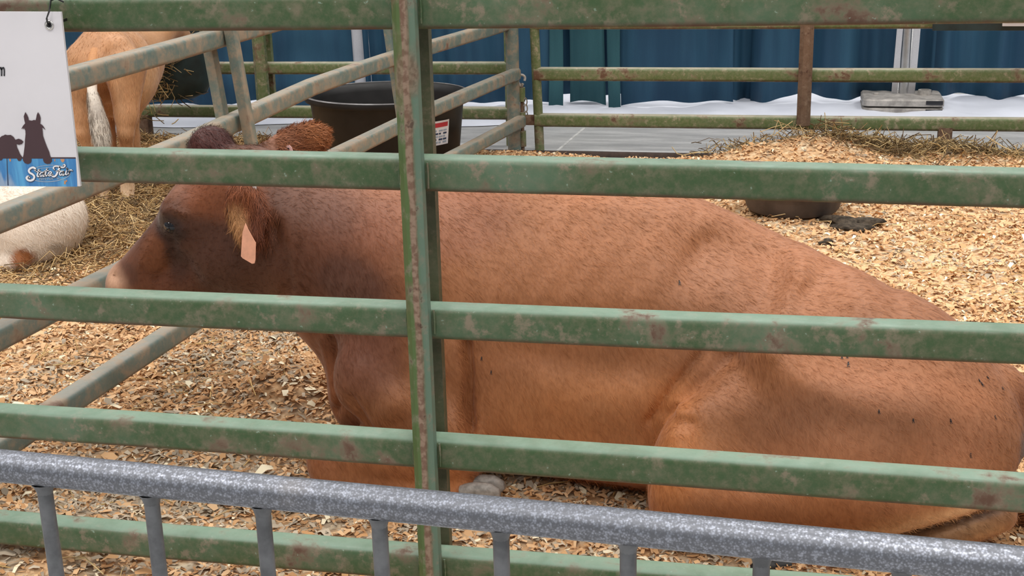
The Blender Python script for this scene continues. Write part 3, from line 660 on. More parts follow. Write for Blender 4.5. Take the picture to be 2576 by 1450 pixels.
g0 = float(ground(pc[0], pc[1]))+.008
mb = MB(); mb.lathe((pc[0], pc[1]+.175, g0), [(0, 0), (.172, 0), (.18, .012), (.197, .09), (.212, .096), (.215, .11), (.207, .118), (.192, .112), (.186, .10), (.17, .03), (.15, .02), (0, .018)], 48); mb.build('bowl', MT['rubber'], pan, angle=50)
mb = MB(); mb.lathe((pc[0], pc[1]+.17, g0), [(.205, .094), (.2205, .098), (.223, .11), (.214, .121), (.203, .117)], 48); mb.build('rim', MT['rubber'], pan)

# ------------------------------------------------------------------ hay feeder by the far left rails
hc = at(420, 200, 6.42); hf = empty('hay_feeder', (hc[0], hc[1], 0)); tag(hf, 'dark bag-like feeder on the far rails behind the standing calf', 'feeder')
hz0, hz1 = float(at(420, 250, 6.42)[2]), float(at(420, 195, 6.42)[2])
mb = MB(); mb.lathe((hc[0]-.02, hc[1]+.05, hz0), [(.0, 0), (.12, .0), (.18, .03), (.22, hz1-hz0), (.21, hz1-hz0+.3), (.19, hz1-hz0+.3), (.0, .1)], 28, 1.15, .6); mb.build('bag', MT['darkbag'], hf)
P = np.stack([RNG.normal(hc[0]-.07, .085, 1500), RNG.normal(hc[1]-.06, .07, 1500), RNG.normal(float(at(395, 150, 6.4)[2])+.04, .11, 1500)], 1)
V, F, C = strands(P, RNG.uniform(.05, .14, len(P)), RNG.uniform(.0015, .003, len(P)), .6, HAY+[srgb(205, 175, 120)])
me = npmesh('hay_wad', V, F); vcol(me, C); hw = link('hay_wad', me, MT['straw'], hf); hw['kind'] = 'stuff'

# ------------------------------------------------------------------ animals: smooth solids polygonised on a grid
def smin(a, b, k):
    h = np.clip(.5+.5*(b-a)/k, 0, 1); return b+(a-b)*h-k*h*(1-h)
def rcone(P, a, ra, b, rb):
    a = np.asarray(a, np.float32); b = np.asarray(b, np.float32); ab = b-a; L2 = float(ab@ab)
    t = np.clip(((P-a)@ab)/L2, 0, 1); d = np.linalg.norm(P-a-t[..., None]*ab, axis=-1); return d-(ra+(rb-ra)*t)
def ell(P, c, r, ax=None):
    """ellipsoid; ax = rows of local axes"""
    q = P-np.asarray(c, np.float32); r = np.asarray(r, np.float32)
    if ax is not None: q = q@np.asarray(ax, np.float32).T
    k0 = np.linalg.norm(q/r, axis=-1); k1 = np.linalg.norm(q/(r*r), axis=-1)+1e-6
    return k0*(k0-1)/k1
def axes(d, n):
    d = np.array(d, float); d /= np.linalg.norm(d); n = np.array(n, float); n -= d*(n@d); n /= np.linalg.norm(n); return np.array([d, n, np.cross(d, n)])
def polyd(P2, pts):
    """distance in a plane to a polyline"""
    best = np.full(P2.shape[:-1], 9., np.float32)
    for a, b in zip(pts[:-1], pts[1:]):
        a = np.asarray(a, np.float32); b = np.asarray(b, np.float32); ab = b-a; t = np.clip(((P2-a)@ab)/float(ab@ab), 0, 1)
        best = np.minimum(best, np.linalg.norm(P2-a-t[..., None]*ab, axis=-1))
    return best
def nets(D, org, h):
    s = D < 0; nx, ny, nz = D.shape
    c = np.zeros((nx-1, ny-1, nz-1), np.int8); off = [(i, j, k) for i in (0, 1) for j in (0, 1) for k in (0, 1)]
    sl = lambda i, j, k: (slice(i, nx-1+i), slice(j, ny-1+j), slice(k, nz-1+k))
    for o in off: c += s[sl(*o)]
    act = (c > 0) & (c < 8); I = np.argwhere(act); vid = np.full(act.shape, -1, np.int64); vid[act] = np.arange(len(I))
    acc = np.zeros((len(I), 3)); cnt = np.zeros(len(I)); val = {o: D[I[:, 0]+o[0], I[:, 1]+o[1], I[:, 2]+o[2]].astype(float) for o in off}
    for a in off:
        for ax in range(3):
            if a[ax]: continue
            b = list(a); b[ax] = 1; b = tuple(b); va, vb = val[a], val[b]; x = (va < 0) != (vb < 0); t = np.where(x, va/np.where(x, va-vb, 1), 0)
            p = np.array(a, float)[None].repeat(len(I), 0); p[:, ax] += t; acc += p*x[:, None]; cnt += x
    V = (I+acc/cnt[:, None])*h+np.array(org); Fs = []
    for ax in range(3):
        u, w = (ax+1) % 3, (ax+2) % 3
        s0 = [slice(None)]*3; s1 = [slice(None)]*3; s0[ax] = slice(0, -1); s1[ax] = slice(1, None)
        A = s[tuple(s0)]; B = s[tuple(s1)]; E = np.argwhere(A != B); ins = A[tuple(E.T)]
        ok = (E[:, u] > 0) & (E[:, w] > 0) & (E[:, u] < D.shape[u]-1) & (E[:, w] < D.shape[w]-1); E = E[ok]; ins = ins[ok]; q = []
        for du, dw in ((-1, -1), (0, -1), (0, 0), (-1, 0)):
            e = E.copy(); e[:, u] += du; e[:, w] += dw; q.append(vid[tuple(e.T)])
        q = np.stack(q, 1); q[~ins] = q[~ins][:, ::-1]; Fs.append(q)
    return V, np.concatenate(Fs)
def grid(lo, hi, h):
    ax = [np.arange(lo[i], hi[i], h, dtype=np.float32) for i in range(3)]; return np.stack(np.meshgrid(*ax, indexing='ij'), -1)
def loft(P, st):
    """trunk: stations (X, Yc, half width, z top, z bottom) swept along X"""
    st = np.array(st, float); X = P[..., 0]; f = lambda k: np.interp(X, st[:, 0], st[:, k])
    # smooth the station curves
    xs_ = np.linspace(st[0, 0], st[-1, 0], 400); ker = np.hanning(27); ker /= ker.sum()
    def g(k):
        y = np.interp(xs_, st[:, 0], st[:, k]); pad = np.concatenate([np.full(13, y[0]), y, np.full(13, y[-1])]); return np.interp(X, xs_, np.convolve(pad, ker, 'valid')).astype(np.float32)
    yc, b, zt, zb = g(1), g(2), g(3), g(4); zc = zb+.29*(zt-zb); q1 = (P[..., 1]-yc); q2 = (P[..., 2]-zc); hh = np.where(q2 > 0, zt-zc, zc-zb)
    k0 = np.sqrt((q1/b)**2+(q2/hh)**2); k1 = np.sqrt((q1/b**2)**2+(q2/hh**2)**2)+1e-6; d = k0*(k0-1)/k1
    dx = np.maximum(st[0, 0]-X, X-st[-1, 0]); return np.where(dx > 0, np.sqrt(np.maximum(d, 0)**2+dx**2), d).astype(np.float32)
def lap(V, F, it=2, lam=.5):
    n = len(V); e = np.concatenate([F[:, [0, 1]], F[:, [1, 2]], F[:, [2, 3]], F[:, [3, 0]]]); e = np.concatenate([e, e[:, ::-1]])
    deg = np.bincount(e[:, 0], minlength=n)[:, None]
    for _ in range(it):
        for l in (lam, -lam*1.04):
            m = np.stack([np.bincount(e[:, 0], V[e[:, 1], k], n) for k in range(3)], 1)/deg; V = V+l*(m-V)
    return V
def vnorm(V, F):
    a = V[F[:, 2]]-V[F[:, 0]]; b = V[F[:, 3]]-V[F[:, 1]]; fn = np.cross(a, b); N = np.zeros_like(V)
    for k in range(4): np.add.at(N, F[:, k], fn)
    return N/(np.linalg.norm(N, axis=1)[:, None]+1e-12)
def hairs(V, N, C, n, sel, flow, L, w, lift, name, parent, mat, jit=.25, tint=(.8, 1.2)):
    ii = RNG.choice(np.flatnonzero(sel), n); P0 = V[ii]+RNG.normal(0, .003, (n, 3)); Nn = N[ii]; P0 = P0-Nn*.001
    f = flow(P0) if callable(flow) else np.tile(np.array(flow, float), (n, 1)); f = f+RNG.normal(0, jit, (n, 3)); f = f-Nn*np.sum(f*Nn, 1)[:, None]; f /= np.linalg.norm(f, axis=1)[:, None]+1e-9
    d = f+Nn*(lift*(.5+RNG.random(n)))[:, None]; d /= np.linalg.norm(d, axis=1)[:, None]; s = np.cross(d, Nn); s /= np.linalg.norm(s, axis=1)[:, None]+1e-9
    l = (L*(.6+.7*RNG.random(n)))[:, None]; g = np.array([0, 0, -1.])*l*.12
    A = P0-s*w; B = P0+s*w; Mi = P0+d*l*.55; T = P0+d*l+g
    VV = np.stack([A, B, Mi+s*w*.7, Mi-s*w*.7, T], 1).reshape(-1, 3); b = np.arange(n)[:, None]*5
    F3 = np.concatenate([b+np.array([[0, 1, 2]]), b+np.array([[0, 2, 3]]), b+np.array([[3, 2, 4]])])
    me = npmesh(name, VV, F3); cc = C[ii]*RNG.uniform(*tint, n)[:, None]; vcol(me, np.repeat(np.clip(cc, 0, .95), 5, 0)); return link(name, me, mat, parent)
def cblend(V, base, spots):
    C = np.tile(np.array(base, float), (len(V), 1))
    for c, r, col, k in spots:
        r = np.array(r if hasattr(r, '__len__') else (r, r, r), float); d = np.sqrt((((V-np.array(c))/r)**2).sum(1)); m = np.clip((1.35-d)/.7, 0, 1); m = m*m*(3-2*m)*k
        C = C*(1-m[:, None])+np.array(col)*m[:, None]
    return C

# ---------------------------------------------------------------- the brown cow
def make_cow():
    h = .0085; G = grid((-1.72, 2.28, -.02), (.66, 3.30, .92), h)
    st = [(-1.045, 2.90, .04, .56, .30), (-1.01, 2.90, .12, .65, .17), (-.92, 2.91, .20, .70, .10), (-.78, 2.93, .26, .725, .05), (-.62, 2.94, .29, .732, .04), (-.47, 2.93, .31, .729, .03), (-.23, 2.90, .315, .698, .03),
          (-.03, 2.85, .295, .626, .03), (.137, 2.79, .27, .566, .04), (.296, 2.735, .23, .492, .08), (.397, 2.70, .185, .422, .15), (.455, 2.69, .12, .375, .20), (.49, 2.69, .03, .31, .26)]
    d = loft(G, st)
    k = .06
    # shoulder, neck, brisket
    d = smin(d, ell(G, (-.80, 2.80, .40), (.17, .15, .27), axes((.25, 0, .97), (0, 1, 0))[[1, 2, 0]] if False else None), .07)
    d = smin(d, rcone(G, (-.88, 2.91, .50), .215, (-1.17, 2.885, .60), .135), .08)
    d = smin(d, rcone(G, (-1.0, 2.88, .36), .10, (-1.14, 2.88, .50), .10), .07)
    d = smin(d, ell(G, (-.97, 2.85, .22), (.085, .10, .12)), .05)
    # head
    d = smin(d, rcone(G, (-1.235, 2.885, .685), .105, (-1.345, 2.88, .625), .088), .05)
    d = smin(d, rcone(G, (-1.345, 2.875, .625), .082, (-1.545, 2.865, .462), .050), .05)
    d = smin(d, rcone(G, (-1.20, 2.875, .525), .085, (-1.50, 2.865, .425), .044), .05)
    d = smin(d, ell(G, (-1.25, 2.84, .545), (.095, .075, .085)), .04)
    d = smin(d, ell(G, (-1.555, 2.862, .448), (.048, .062, .046)), .03)
    d = smin(d, ell(G, (-1.378, 2.812, .645), (.045, .028, .042)), .03)        # near orbit
    d = smin(d, ell(G, (-1.385, 2.940, .655), (.045, .028, .042)), .03)
    d = smin(d, ell(G, (-1.330, 2.905, .776), (.052, .058, .054)), .03)          # poll
    # near foreleg
    leg = rcone(G, (-.90, 2.72, .30), .095, (-.72, 2.70, .19), .10)
    leg = smin(leg, rcone(G, (-.72, 2.685, .165), .09, (-1.0, 2.69, .105), .056), .04)
    leg = smin(leg, ell(G, (-1.005, 2.69, .10), (.055, .05, .058)), .02)
    leg = smin(leg, rcone(G, (-1.0, 2.665, .075), .042, (-.75, 2.64, .062), .030), .02)
    leg = smin(leg, rcone(G, (-.75, 2.64, .062), .030, (-.69, 2.635, .075), .036), .02)
    leg2 = rcone(G, (-.75, 2.99, .17), .085, (-1.0, 3.02, .10), .052)
    leg2 = smin(leg2, rcone(G, (-1.0, 3.02, .08), .042, (-.74, 3.0, .06), .03), .02)
    leg = np.minimum(leg, leg2)
    d = smin(d, leg, .028)
    # hind quarter
    X = G[..., 0]; Zg = G[..., 2]
    hq = ell(G, (.15, 2.665, .290), (.280, .235, .262), axes((.97, 0, -.22), (0, 1, 0)))
    hq = smin(hq, rcone(G, (.02, 2.635, .36), .155, (-.165, 2.545, .215), .088), .05)
    hq = smin(hq, rcone(G, (-.15, 2.52, .155), .112, (.20, 2.535, .180), .078), .04)
    hq = smin(hq, rcone(G, (.18, 2.535, .180), .078, (.40, 2.545, .170), .036), .035)
    hq = smin(hq, ell(G, (-.135, 2.545, .245), (.095, .085, .11)), .05)
    can = rcone(G, (.425, 2.55, .150), .037, (.22, 2.485, .066), .027)
    can = smin(can, rcone(G, (.22, 2.485, .066), .027, (.09, 2.465, .058), .034), .02)
    can = smin(can, rcone(G, (.09, 2.465, .058), .033, (.04, 2.458, .056), .033), .02)
    hq = smin(hq, can, .008)
    kk = .006+.085*np.clip((X-(-.10))/.32+ (Zg-.42)*1.4, 0, 1)
    d = smin(d, hq, kk.astype(np.float32))
    # far thigh, udder, tail
    d = smin(d, ell(G, (.17, 2.86, .25), (.2, .13, .19)), .06)
    d = smin(d, ell(G, (.37, 2.68, .20), (.07, .08, .08)), .04)
    tl = [(.43, 2.69, .37), (.495, 2.67, .33), (.525, 2.66, .24), (.53, 2.67, .13), (.50, 2.70, .065), (.43, 2.715, .052), (.33, 2.70, .05)]; tr = [.045, .032, .026, .023, .026, .036, .02]
    t = None
    for a, ra, b, rb in zip(tl[:-1], tr[:-1], tl[1:], tr[1:]):
        c = rcone(G, a, ra, b, rb); t = c if t is None else np.minimum(t, c)
    d = smin(d, t, .02)
    # ears
    e1 = ell(G, (-1.178, 2.735, .668), (.078, .047, .016), axes((.30, -.30, -.90), (.9, .1, .25)))
    e1 = smin(e1, rcone(G, (-1.21, 2.80, .715), .028, (-1.195, 2.76, .70), .028), .03)
    e2 = ell(G, (-1.157, 3.02, .768), (.078, .044, .017), axes((.80, .55, .26), (-.35, .1, .9)))
    e2 = smin(e2, rcone(G, (-1.24, 2.955, .738), .034, (-1.20, 2.99, .755), .028), .03)
    # hollow the ear cups
    e1 = np.maximum(e1, -ell(G, (-1.172, 2.712, .665), (.055, .028, .014), axes((.30, -.30, -.90), (.9, .1, .25))))
    d = smin(d, np.minimum(e1, e2), .018)
    # folds, bones and hollows: + raises, - sinks; given as points on the near side of the animal
    near_ = np.clip((2.92-G[..., 1])/.12, 0, 1)
    XZ = G[..., [0, 2]]
    def line(px, Y, w, amp):
        nonlocal d
        pts = [tuple(at(x, y, Y)[[0, 2]]) for x, y in px]; q = polyd(XZ, pts); d = d-amp*np.exp(-(q/w)**2)*near_
    line([(1160, 880), (1170, 960), (1168, 1040), (1180, 1100)], 2.62, .011, -.028)
    line([(1195, 900), (1192, 1000), (1185, 1080)], 2.62, .010, -.005)
    line([(1130, 900), (1125, 1060)], 2.62, .03, .008)
    line([(2010, 690), (1985, 720), (1955, 770), (1940, 800)], 2.71, .020, .020)
    line([(2060, 690), (2140, 720)], 2.70, .05, .006)
    line([(1760, 650), (1860, 650), (1930, 690)], 2.73, .050, -.034)
    line([(2080, 780), (2200, 850)], 2.6, .05, -.010)
    line([(2185, 690), (2260, 765)], 2.68, .012, -.006)
    line([(1850, 960), (1930, 1030)], 2.48, .040, -.018)
    line([(1850, 915), (2000, 960), (2150, 1020), (2300, 1060)], 2.45, .035, .010)
    line([(1900, 1120), (2100, 1170), (2300, 1190)], 2.45, .045, -.008)
    line([(1800, 885), (1735, 955), (1675, 1025), (1622, 1100)], 2.52, .010, -.014)
    line([(2150, 1372), (2330, 1334), (2520, 1290)], 2.49, .009, -.02)
    line([(1655, 1105), (1690, 1088), (1740, 1085)], 2.46, .008, -.010)
    line([(1690, 1090), (1700, 1150)], 2.46, .03, .010)
    line([(850, 840), (862, 940), (870, 990), (850, 1030)], 2.78, .010, -.014)
    line([(820, 840), (835, 930), (855, 1000)], 2.80, .014, .008)
    line([(900, 980), (925, 1020), (950, 1060)], 2.68, .009, -.012)
    line([(960, 1050), (1010, 1000)], 2.66, .03, .010)
    line([(880, 870), (980, 900), (1010, 980)], 2.68, .05, .008)
    line([(710, 560), (740, 640), (745, 720)], 2.80, .016, -.010)
    for x0 in (790, 830, 870, 910, 945): line([(x0+20, 640), (x0, 735)], 2.76, .007, -.0035)
    for q in range(5): line([(1420+q*85, 560+q*12), (1270+q*80, 760)], 2.66, .022, .0045)
    line([(1300, 900), (1550, 930), (1600, 920)], 2.62, .035, -.008)
    line([(1380, 1000), (1500, 1040), (1580, 1000)], 2.60, .05, .008)
    line([(1480, 480), (1600, 500), (1700, 520)], 2.85, .03, .005)
    # face planes
    line([(440, 600), (430, 660), (400, 700)], 2.81, .016, -.008)
    line([(480, 620), (520, 690)], 2.80, .03, .006)
    line([(405, 590), (360, 660)], 2.82, .014, .004)
    line([(412, 535), (440, 522), (478, 540)], 2.79, .008, .007)       # upper lid
    line([(420, 590), (445, 592), (475, 565)], 2.79, .007, .005)       # lower lid
    line([(285, 695), (300, 700)], 2.82, .006, -.010)                  # nostril
    line([(280, 735), (340, 738), (400, 742)], 2.82, .005, -.006)      # mouth
    V, F = nets(d, (-1.72, 2.28, -.02), h); V = lap(V, F, 3); V[:, 2] = np.maximum(V[:, 2], .012); N = vnorm(V, F)
    base = srgb(162, 105, 67)
    hd = srgb(86, 48, 29)
    dark = srgb(92, 48, 30); ora = srgb(196, 122, 66); tan = srgb(205, 150, 100)
    S = [(at(296, 704, 2.81), (.012, .06, .008), srgb(50, 30, 26), .9), ((-.45, 2.7, .12), (.35, .4, .12), srgb(190, 122, 74), .8), ((-.35, 2.6, .24), (.28, .3, .13), srgb(198, 132, 84), .75), ((.2, 2.45, .34), (.24, .2, .14), srgb(188, 128, 92), .8),  # belly and haunch coat: own pale tone plus low light put into colour
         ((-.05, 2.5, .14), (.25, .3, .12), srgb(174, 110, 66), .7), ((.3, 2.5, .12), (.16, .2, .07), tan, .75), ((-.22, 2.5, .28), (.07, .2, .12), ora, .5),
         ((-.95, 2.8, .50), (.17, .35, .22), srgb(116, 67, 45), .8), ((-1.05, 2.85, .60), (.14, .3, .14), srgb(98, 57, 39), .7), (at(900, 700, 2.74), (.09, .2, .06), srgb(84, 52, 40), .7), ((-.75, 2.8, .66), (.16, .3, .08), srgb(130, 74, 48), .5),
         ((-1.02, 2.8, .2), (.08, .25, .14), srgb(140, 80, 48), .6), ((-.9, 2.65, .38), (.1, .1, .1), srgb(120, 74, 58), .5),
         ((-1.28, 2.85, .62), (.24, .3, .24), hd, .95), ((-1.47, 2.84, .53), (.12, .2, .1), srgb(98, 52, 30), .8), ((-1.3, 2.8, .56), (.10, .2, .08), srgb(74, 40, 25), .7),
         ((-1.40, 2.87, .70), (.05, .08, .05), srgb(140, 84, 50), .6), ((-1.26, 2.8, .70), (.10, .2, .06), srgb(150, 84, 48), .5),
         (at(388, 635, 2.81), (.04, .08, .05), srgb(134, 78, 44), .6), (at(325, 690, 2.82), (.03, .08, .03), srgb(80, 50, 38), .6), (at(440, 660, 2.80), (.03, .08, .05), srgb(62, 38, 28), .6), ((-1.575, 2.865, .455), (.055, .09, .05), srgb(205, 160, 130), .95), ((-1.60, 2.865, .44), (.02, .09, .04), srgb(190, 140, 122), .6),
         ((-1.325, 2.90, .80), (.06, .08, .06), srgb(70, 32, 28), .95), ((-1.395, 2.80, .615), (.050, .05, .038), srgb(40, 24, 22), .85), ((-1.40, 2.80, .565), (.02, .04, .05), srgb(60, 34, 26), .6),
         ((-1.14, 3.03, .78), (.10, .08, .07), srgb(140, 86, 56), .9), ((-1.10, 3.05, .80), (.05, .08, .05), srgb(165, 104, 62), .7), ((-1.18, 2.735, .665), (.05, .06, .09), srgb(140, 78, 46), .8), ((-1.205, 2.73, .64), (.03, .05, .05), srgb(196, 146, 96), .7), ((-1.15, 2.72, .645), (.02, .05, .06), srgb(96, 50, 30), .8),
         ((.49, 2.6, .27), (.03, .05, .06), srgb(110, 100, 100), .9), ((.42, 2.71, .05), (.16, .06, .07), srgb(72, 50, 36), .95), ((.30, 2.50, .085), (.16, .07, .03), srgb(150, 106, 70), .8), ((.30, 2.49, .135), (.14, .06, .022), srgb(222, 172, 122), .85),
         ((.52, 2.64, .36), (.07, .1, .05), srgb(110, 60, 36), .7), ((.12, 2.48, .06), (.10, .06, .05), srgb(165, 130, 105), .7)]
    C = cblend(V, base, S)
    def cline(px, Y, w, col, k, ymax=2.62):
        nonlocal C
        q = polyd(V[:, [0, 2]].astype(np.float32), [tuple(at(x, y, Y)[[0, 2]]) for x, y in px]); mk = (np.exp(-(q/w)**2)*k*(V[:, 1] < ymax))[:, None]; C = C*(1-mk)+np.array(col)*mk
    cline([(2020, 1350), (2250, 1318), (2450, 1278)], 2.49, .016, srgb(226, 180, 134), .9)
    cline([(2150, 1372), (2330, 1334), (2520, 1292)], 2.50, .010, srgb(70, 50, 38), .9)  # shade in the gap between shank and cannon painted into the coat
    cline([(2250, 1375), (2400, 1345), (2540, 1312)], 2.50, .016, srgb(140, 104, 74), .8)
    nz = np.clip(vnoise(V[:, 0]*1.0, V[:, 2]*1.0, 9.), 0, 1)[:, None]; nz2 = vnoise(V[:, 0]+5, V[:, 2]+2, 22.)[:, None]; C = C*(.90+.16*nz+.06*nz2)
    e = empty('cow', (-.3, 2.75, 0)); tag(e, 'reddish brown cow lying on wood shavings behind the green rails', 'cow')
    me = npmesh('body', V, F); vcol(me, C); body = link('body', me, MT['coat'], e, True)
    # eye, nostril, hooves, tags, hair
    ec = np.array([-1.388, 2.796, .618])
    bm = bmesh.new(); bmesh.ops.create_uvsphere(bm, u_segments=24, v_segments=16, radius=.024); V2 = [tuple(np.array(v.co)*np.array([1, .8, .8])+ec) for v in bm.verts]; bm.verts.index_update(); F2 = [[v.index for v in f.verts] for f in bm.faces]; bm.free()
    eye = link('eye', mesh('eye', V2, F2), MT['eye'], e, True)
    ec2 = ec+np.array([-.004, .158, .012]); link('eye', mesh('eye', [tuple(np.array(v)-ec+ec2) for v in V2], F2), MT['eye'], e, True)
    def claw(p, dirv, r, L, mat):
        dv = np.array(dirv, float); dv /= np.linalg.norm(dv); sd = np.cross(dv, (0, 0, 1)); mb = MB()
        for s in (-1, 1):
            c = np.array(p)+sd*s*r*.55; mb.sweep([c-dv*L*.4, c, c+dv*L*.4, c+dv*L*.62], rsq(r*.95, r*1.5, r*.4, 3), scales=[.95, 1.05, .85, .35])
        return mb.build('hoof', mat, e, angle=60)
    claw((-.645, 2.63, .082), (1, -.05, .18), .036, .085, MT['hoof'])
    claw((-.01, 2.445, .055), (-1, -.28, -.06), .036, .085, MT['hoofdark'])
    sel = V[:, 1] < 3.2
    bodysel = (V[:, 0] > -1.08) & (V[:, 2] > .05) & (N[:, 1] < .5)
    flow = lambda P: np.stack([np.full(len(P), .75), np.zeros(len(P)), np.where(P[:, 0] > .1, -.5, -.75)], 1)
    hairs(V, N, C, 110000, bodysel, flow, .015, .00045, .08, 'coat_hair', e, MT['hairs'], .25, (.84, 1.16))
    headsel = (V[:, 0] < -1.05) & (V[:, 2] > .38) & (V[:, 0] > -1.5)
    hairs(V, N, C, 22000, headsel, (.8, 0, .1), .010, .0005, .10, 'face_hair', e, MT['hairs'], .3, (.7, 1.3))
    s1 = (np.linalg.norm((V-np.array([-1.178, 2.735, .66]))/np.array([.075, .06, .10]), axis=1) < 1) & (V[:, 1] < 2.775)
    hairs(V, N, C, 3000, s1, (.12, -.35, -1), .020, .0006, .25, 'ear_fringe', e, MT['hairs'], .35, (.75, 1.35))
    s2 = (np.linalg.norm((V-np.array([-1.15, 3.03, .775]))/np.array([.10, .07, .075]), axis=1) < 1) & (V[:, 0] > -1.205)
    hairs(V, N, C, 6000, s2, (.75, .1, .25), .018, .0007, .45, 'ear_fringe', e, MT['hairs'], .3, (.75, 1.45))
    s3 = (V[:, 2] > .755) & (V[:, 0] < -1.22)
    hairs(V, N, C, 2500, s3, (.6, -.2, -.4), .024, .0006, .15, 'poll_tuft', e, MT['hairs'], .25, (.7, 1.3))
    s4 = (V[:, 2] < .10) & (V[:, 0] > -.65) & (V[:, 0] < -.2) & (V[:, 1] < 2.8)
    if s4.any(): hairs(V, N, C, 1800, s4, (.4, -.3, -.6), .026, .0006, .2, 'belly_hair', e, MT['hairs'], .4, (.8, 1.4))
    s5 = (np.abs(V[:, 1]-2.71) < .06) & (V[:, 2] < .12) & (V[:, 0] > .30)
    if s5.any(): hairs(V, N, C, 1600, s5, (-.9, -.2, -.1), .045, .0008, .2, 'tail_hair', e, MT['hairs'], .3, (.7, 1.4))
    # flies resting on the coat
    from mathutils.bvhtree import BVHTree
    bv = BVHTree.FromPolygons([tuple(v) for v in V], [tuple(int(i) for i in f) for f in F])
    fly = None
    FLY = ((2118, 899, 1, 'black fly, left one of the pair close under the third rail on the cow haunch'), (2131, 898, 1, 'black fly, right one of the pair close under the third rail on the cow haunch'), (2134, 918, 1.3, 'larger black fly just below the pair on the cow haunch'),
           (2463, 959, 1, 'black fly on the cow rump, upper left of the two touching near the tail'), (2470, 968, 1, 'black fly on the cow rump, lower right of the two touching near the tail'), (2484, 951, 1, 'topmost black fly on the cow rump near the tail'), (2522, 979, 1, 'black fly on the cow rump nearest the tail root'),
           (2297, 1058, 1, 'black fly in the middle of the row of three across the cow thigh'), (2391, 1060, 1.1, 'rightmost black fly in the row of three across the cow thigh'), (2503, 1051, 1, 'black fly on the rear edge of the cow thigh below the tail root'), (2441, 1146, 1.1, 'lowest black fly on the cow thigh, just above the fourth rail'), (2211, 1036, 1, 'leftmost black fly in the row of three across the cow thigh'),
           (1709, 712, 1.3, 'single black fly on the cow flank above the third rail'), (1212, 902, 1, 'upper black fly behind the cow shoulder, right of the rusty upright'), (1236, 937, 1, 'lower black fly behind the cow shoulder, right of the rusty upright'))
    for x, y, sz, flab in FLY:
        dd = Vector(at(x, y, 3.)) - Vector((0, 0, CAMH)); loc, nor, _, _ = bv.ray_cast(Vector((0, 0, CAMH)), dd.normalized())
        if loc is None: continue
        if fly is None:
            mb = MB()
            for c, r in (((0, 0, .0016), (.0036, .0020, .0018)), ((.0040, 0, .0018), (.0014, .0015, .0014))):
                bm = bmesh.new(); bmesh.ops.create_icosphere(bm, subdivisions=1, radius=1); vs = [(v.co.x*r[0]+c[0], v.co.y*r[1]+c[1], v.co.z*r[2]+c[2]) for v in bm.verts]; bm.verts.index_update(); fs = [[v.index for v in f.verts] for f in bm.faces]; bm.free(); mb.add(vs, fs)
            for s_ in (-1, 1): mb.add([(.001, s_*.0006, .0030), (-.0060, s_*.0030, .0026), (-.0066, s_*.0012, .0026)], [(0, 1, 2)])
            fly = mesh('fly', mb.V, mb.F); fly.materials.append(MT['black'])
        o = bpy.data.objects.new('fly', fly); COL.objects.link(o); o.location = loc; o.rotation_mode = 'QUATERNION'; o.rotation_quaternion = nor.to_track_quat('Z', 'X'); o.scale = (sz*.8, sz*.8, sz*.8)
        tag(o, flab, 'fly', 'flies on the cow')
    # ear tags
    def tagplate(px, Y, name, mat, th=.0022, dyz=0):
        pts = [at(x, y, Y+dyz*(y-600)) for x, y in px]; n = len(pts); V = pts+[p+np.array([0, th, 0]) for p in pts]
        return link(name, mesh(name, V, [tuple(range(n)), tuple(range(n, 2*n))[::-1]]+[((i+1) % n, i, n+i, n+(i+1) % n) for i in range(n)]), mat, e)
    o = tagplate([(617, 562), (624, 578), (636, 600), (643, 612), (642, 655), (640, 663), (634, 664), (610, 650), (606, 645), (608, 610), (610, 585)], 2.685, 'ear_tag', MT['tag'], .0024, -.0002); o['label'] = 'peach ear tag on the near ear'
    o = tagplate([(712, 392), (716, 374), (721, 367), (728, 366), (733, 371), (737, 382), (742, 392)], 2.975, 'ear_tag', MT['tagpink']); o['label'] = 'pink tag stud on the far ear'
    c = at(725, 375, 2.9735); link('tag_hole', mesh('tag_hole', [(c[0]+.003*math.cos(a), c[1], c[2]+.003*math.sin(a)) for a in np.linspace(0, 6.283, 12, endpoint=False)], [tuple(range(12))]), MT['black'], o)
    tagplate([(634, 455), (644, 455), (645, 500), (641, 512), (637, 500)], 2.745, 'ear_tag', MT['tagwhite'])
    return e
make_cow()

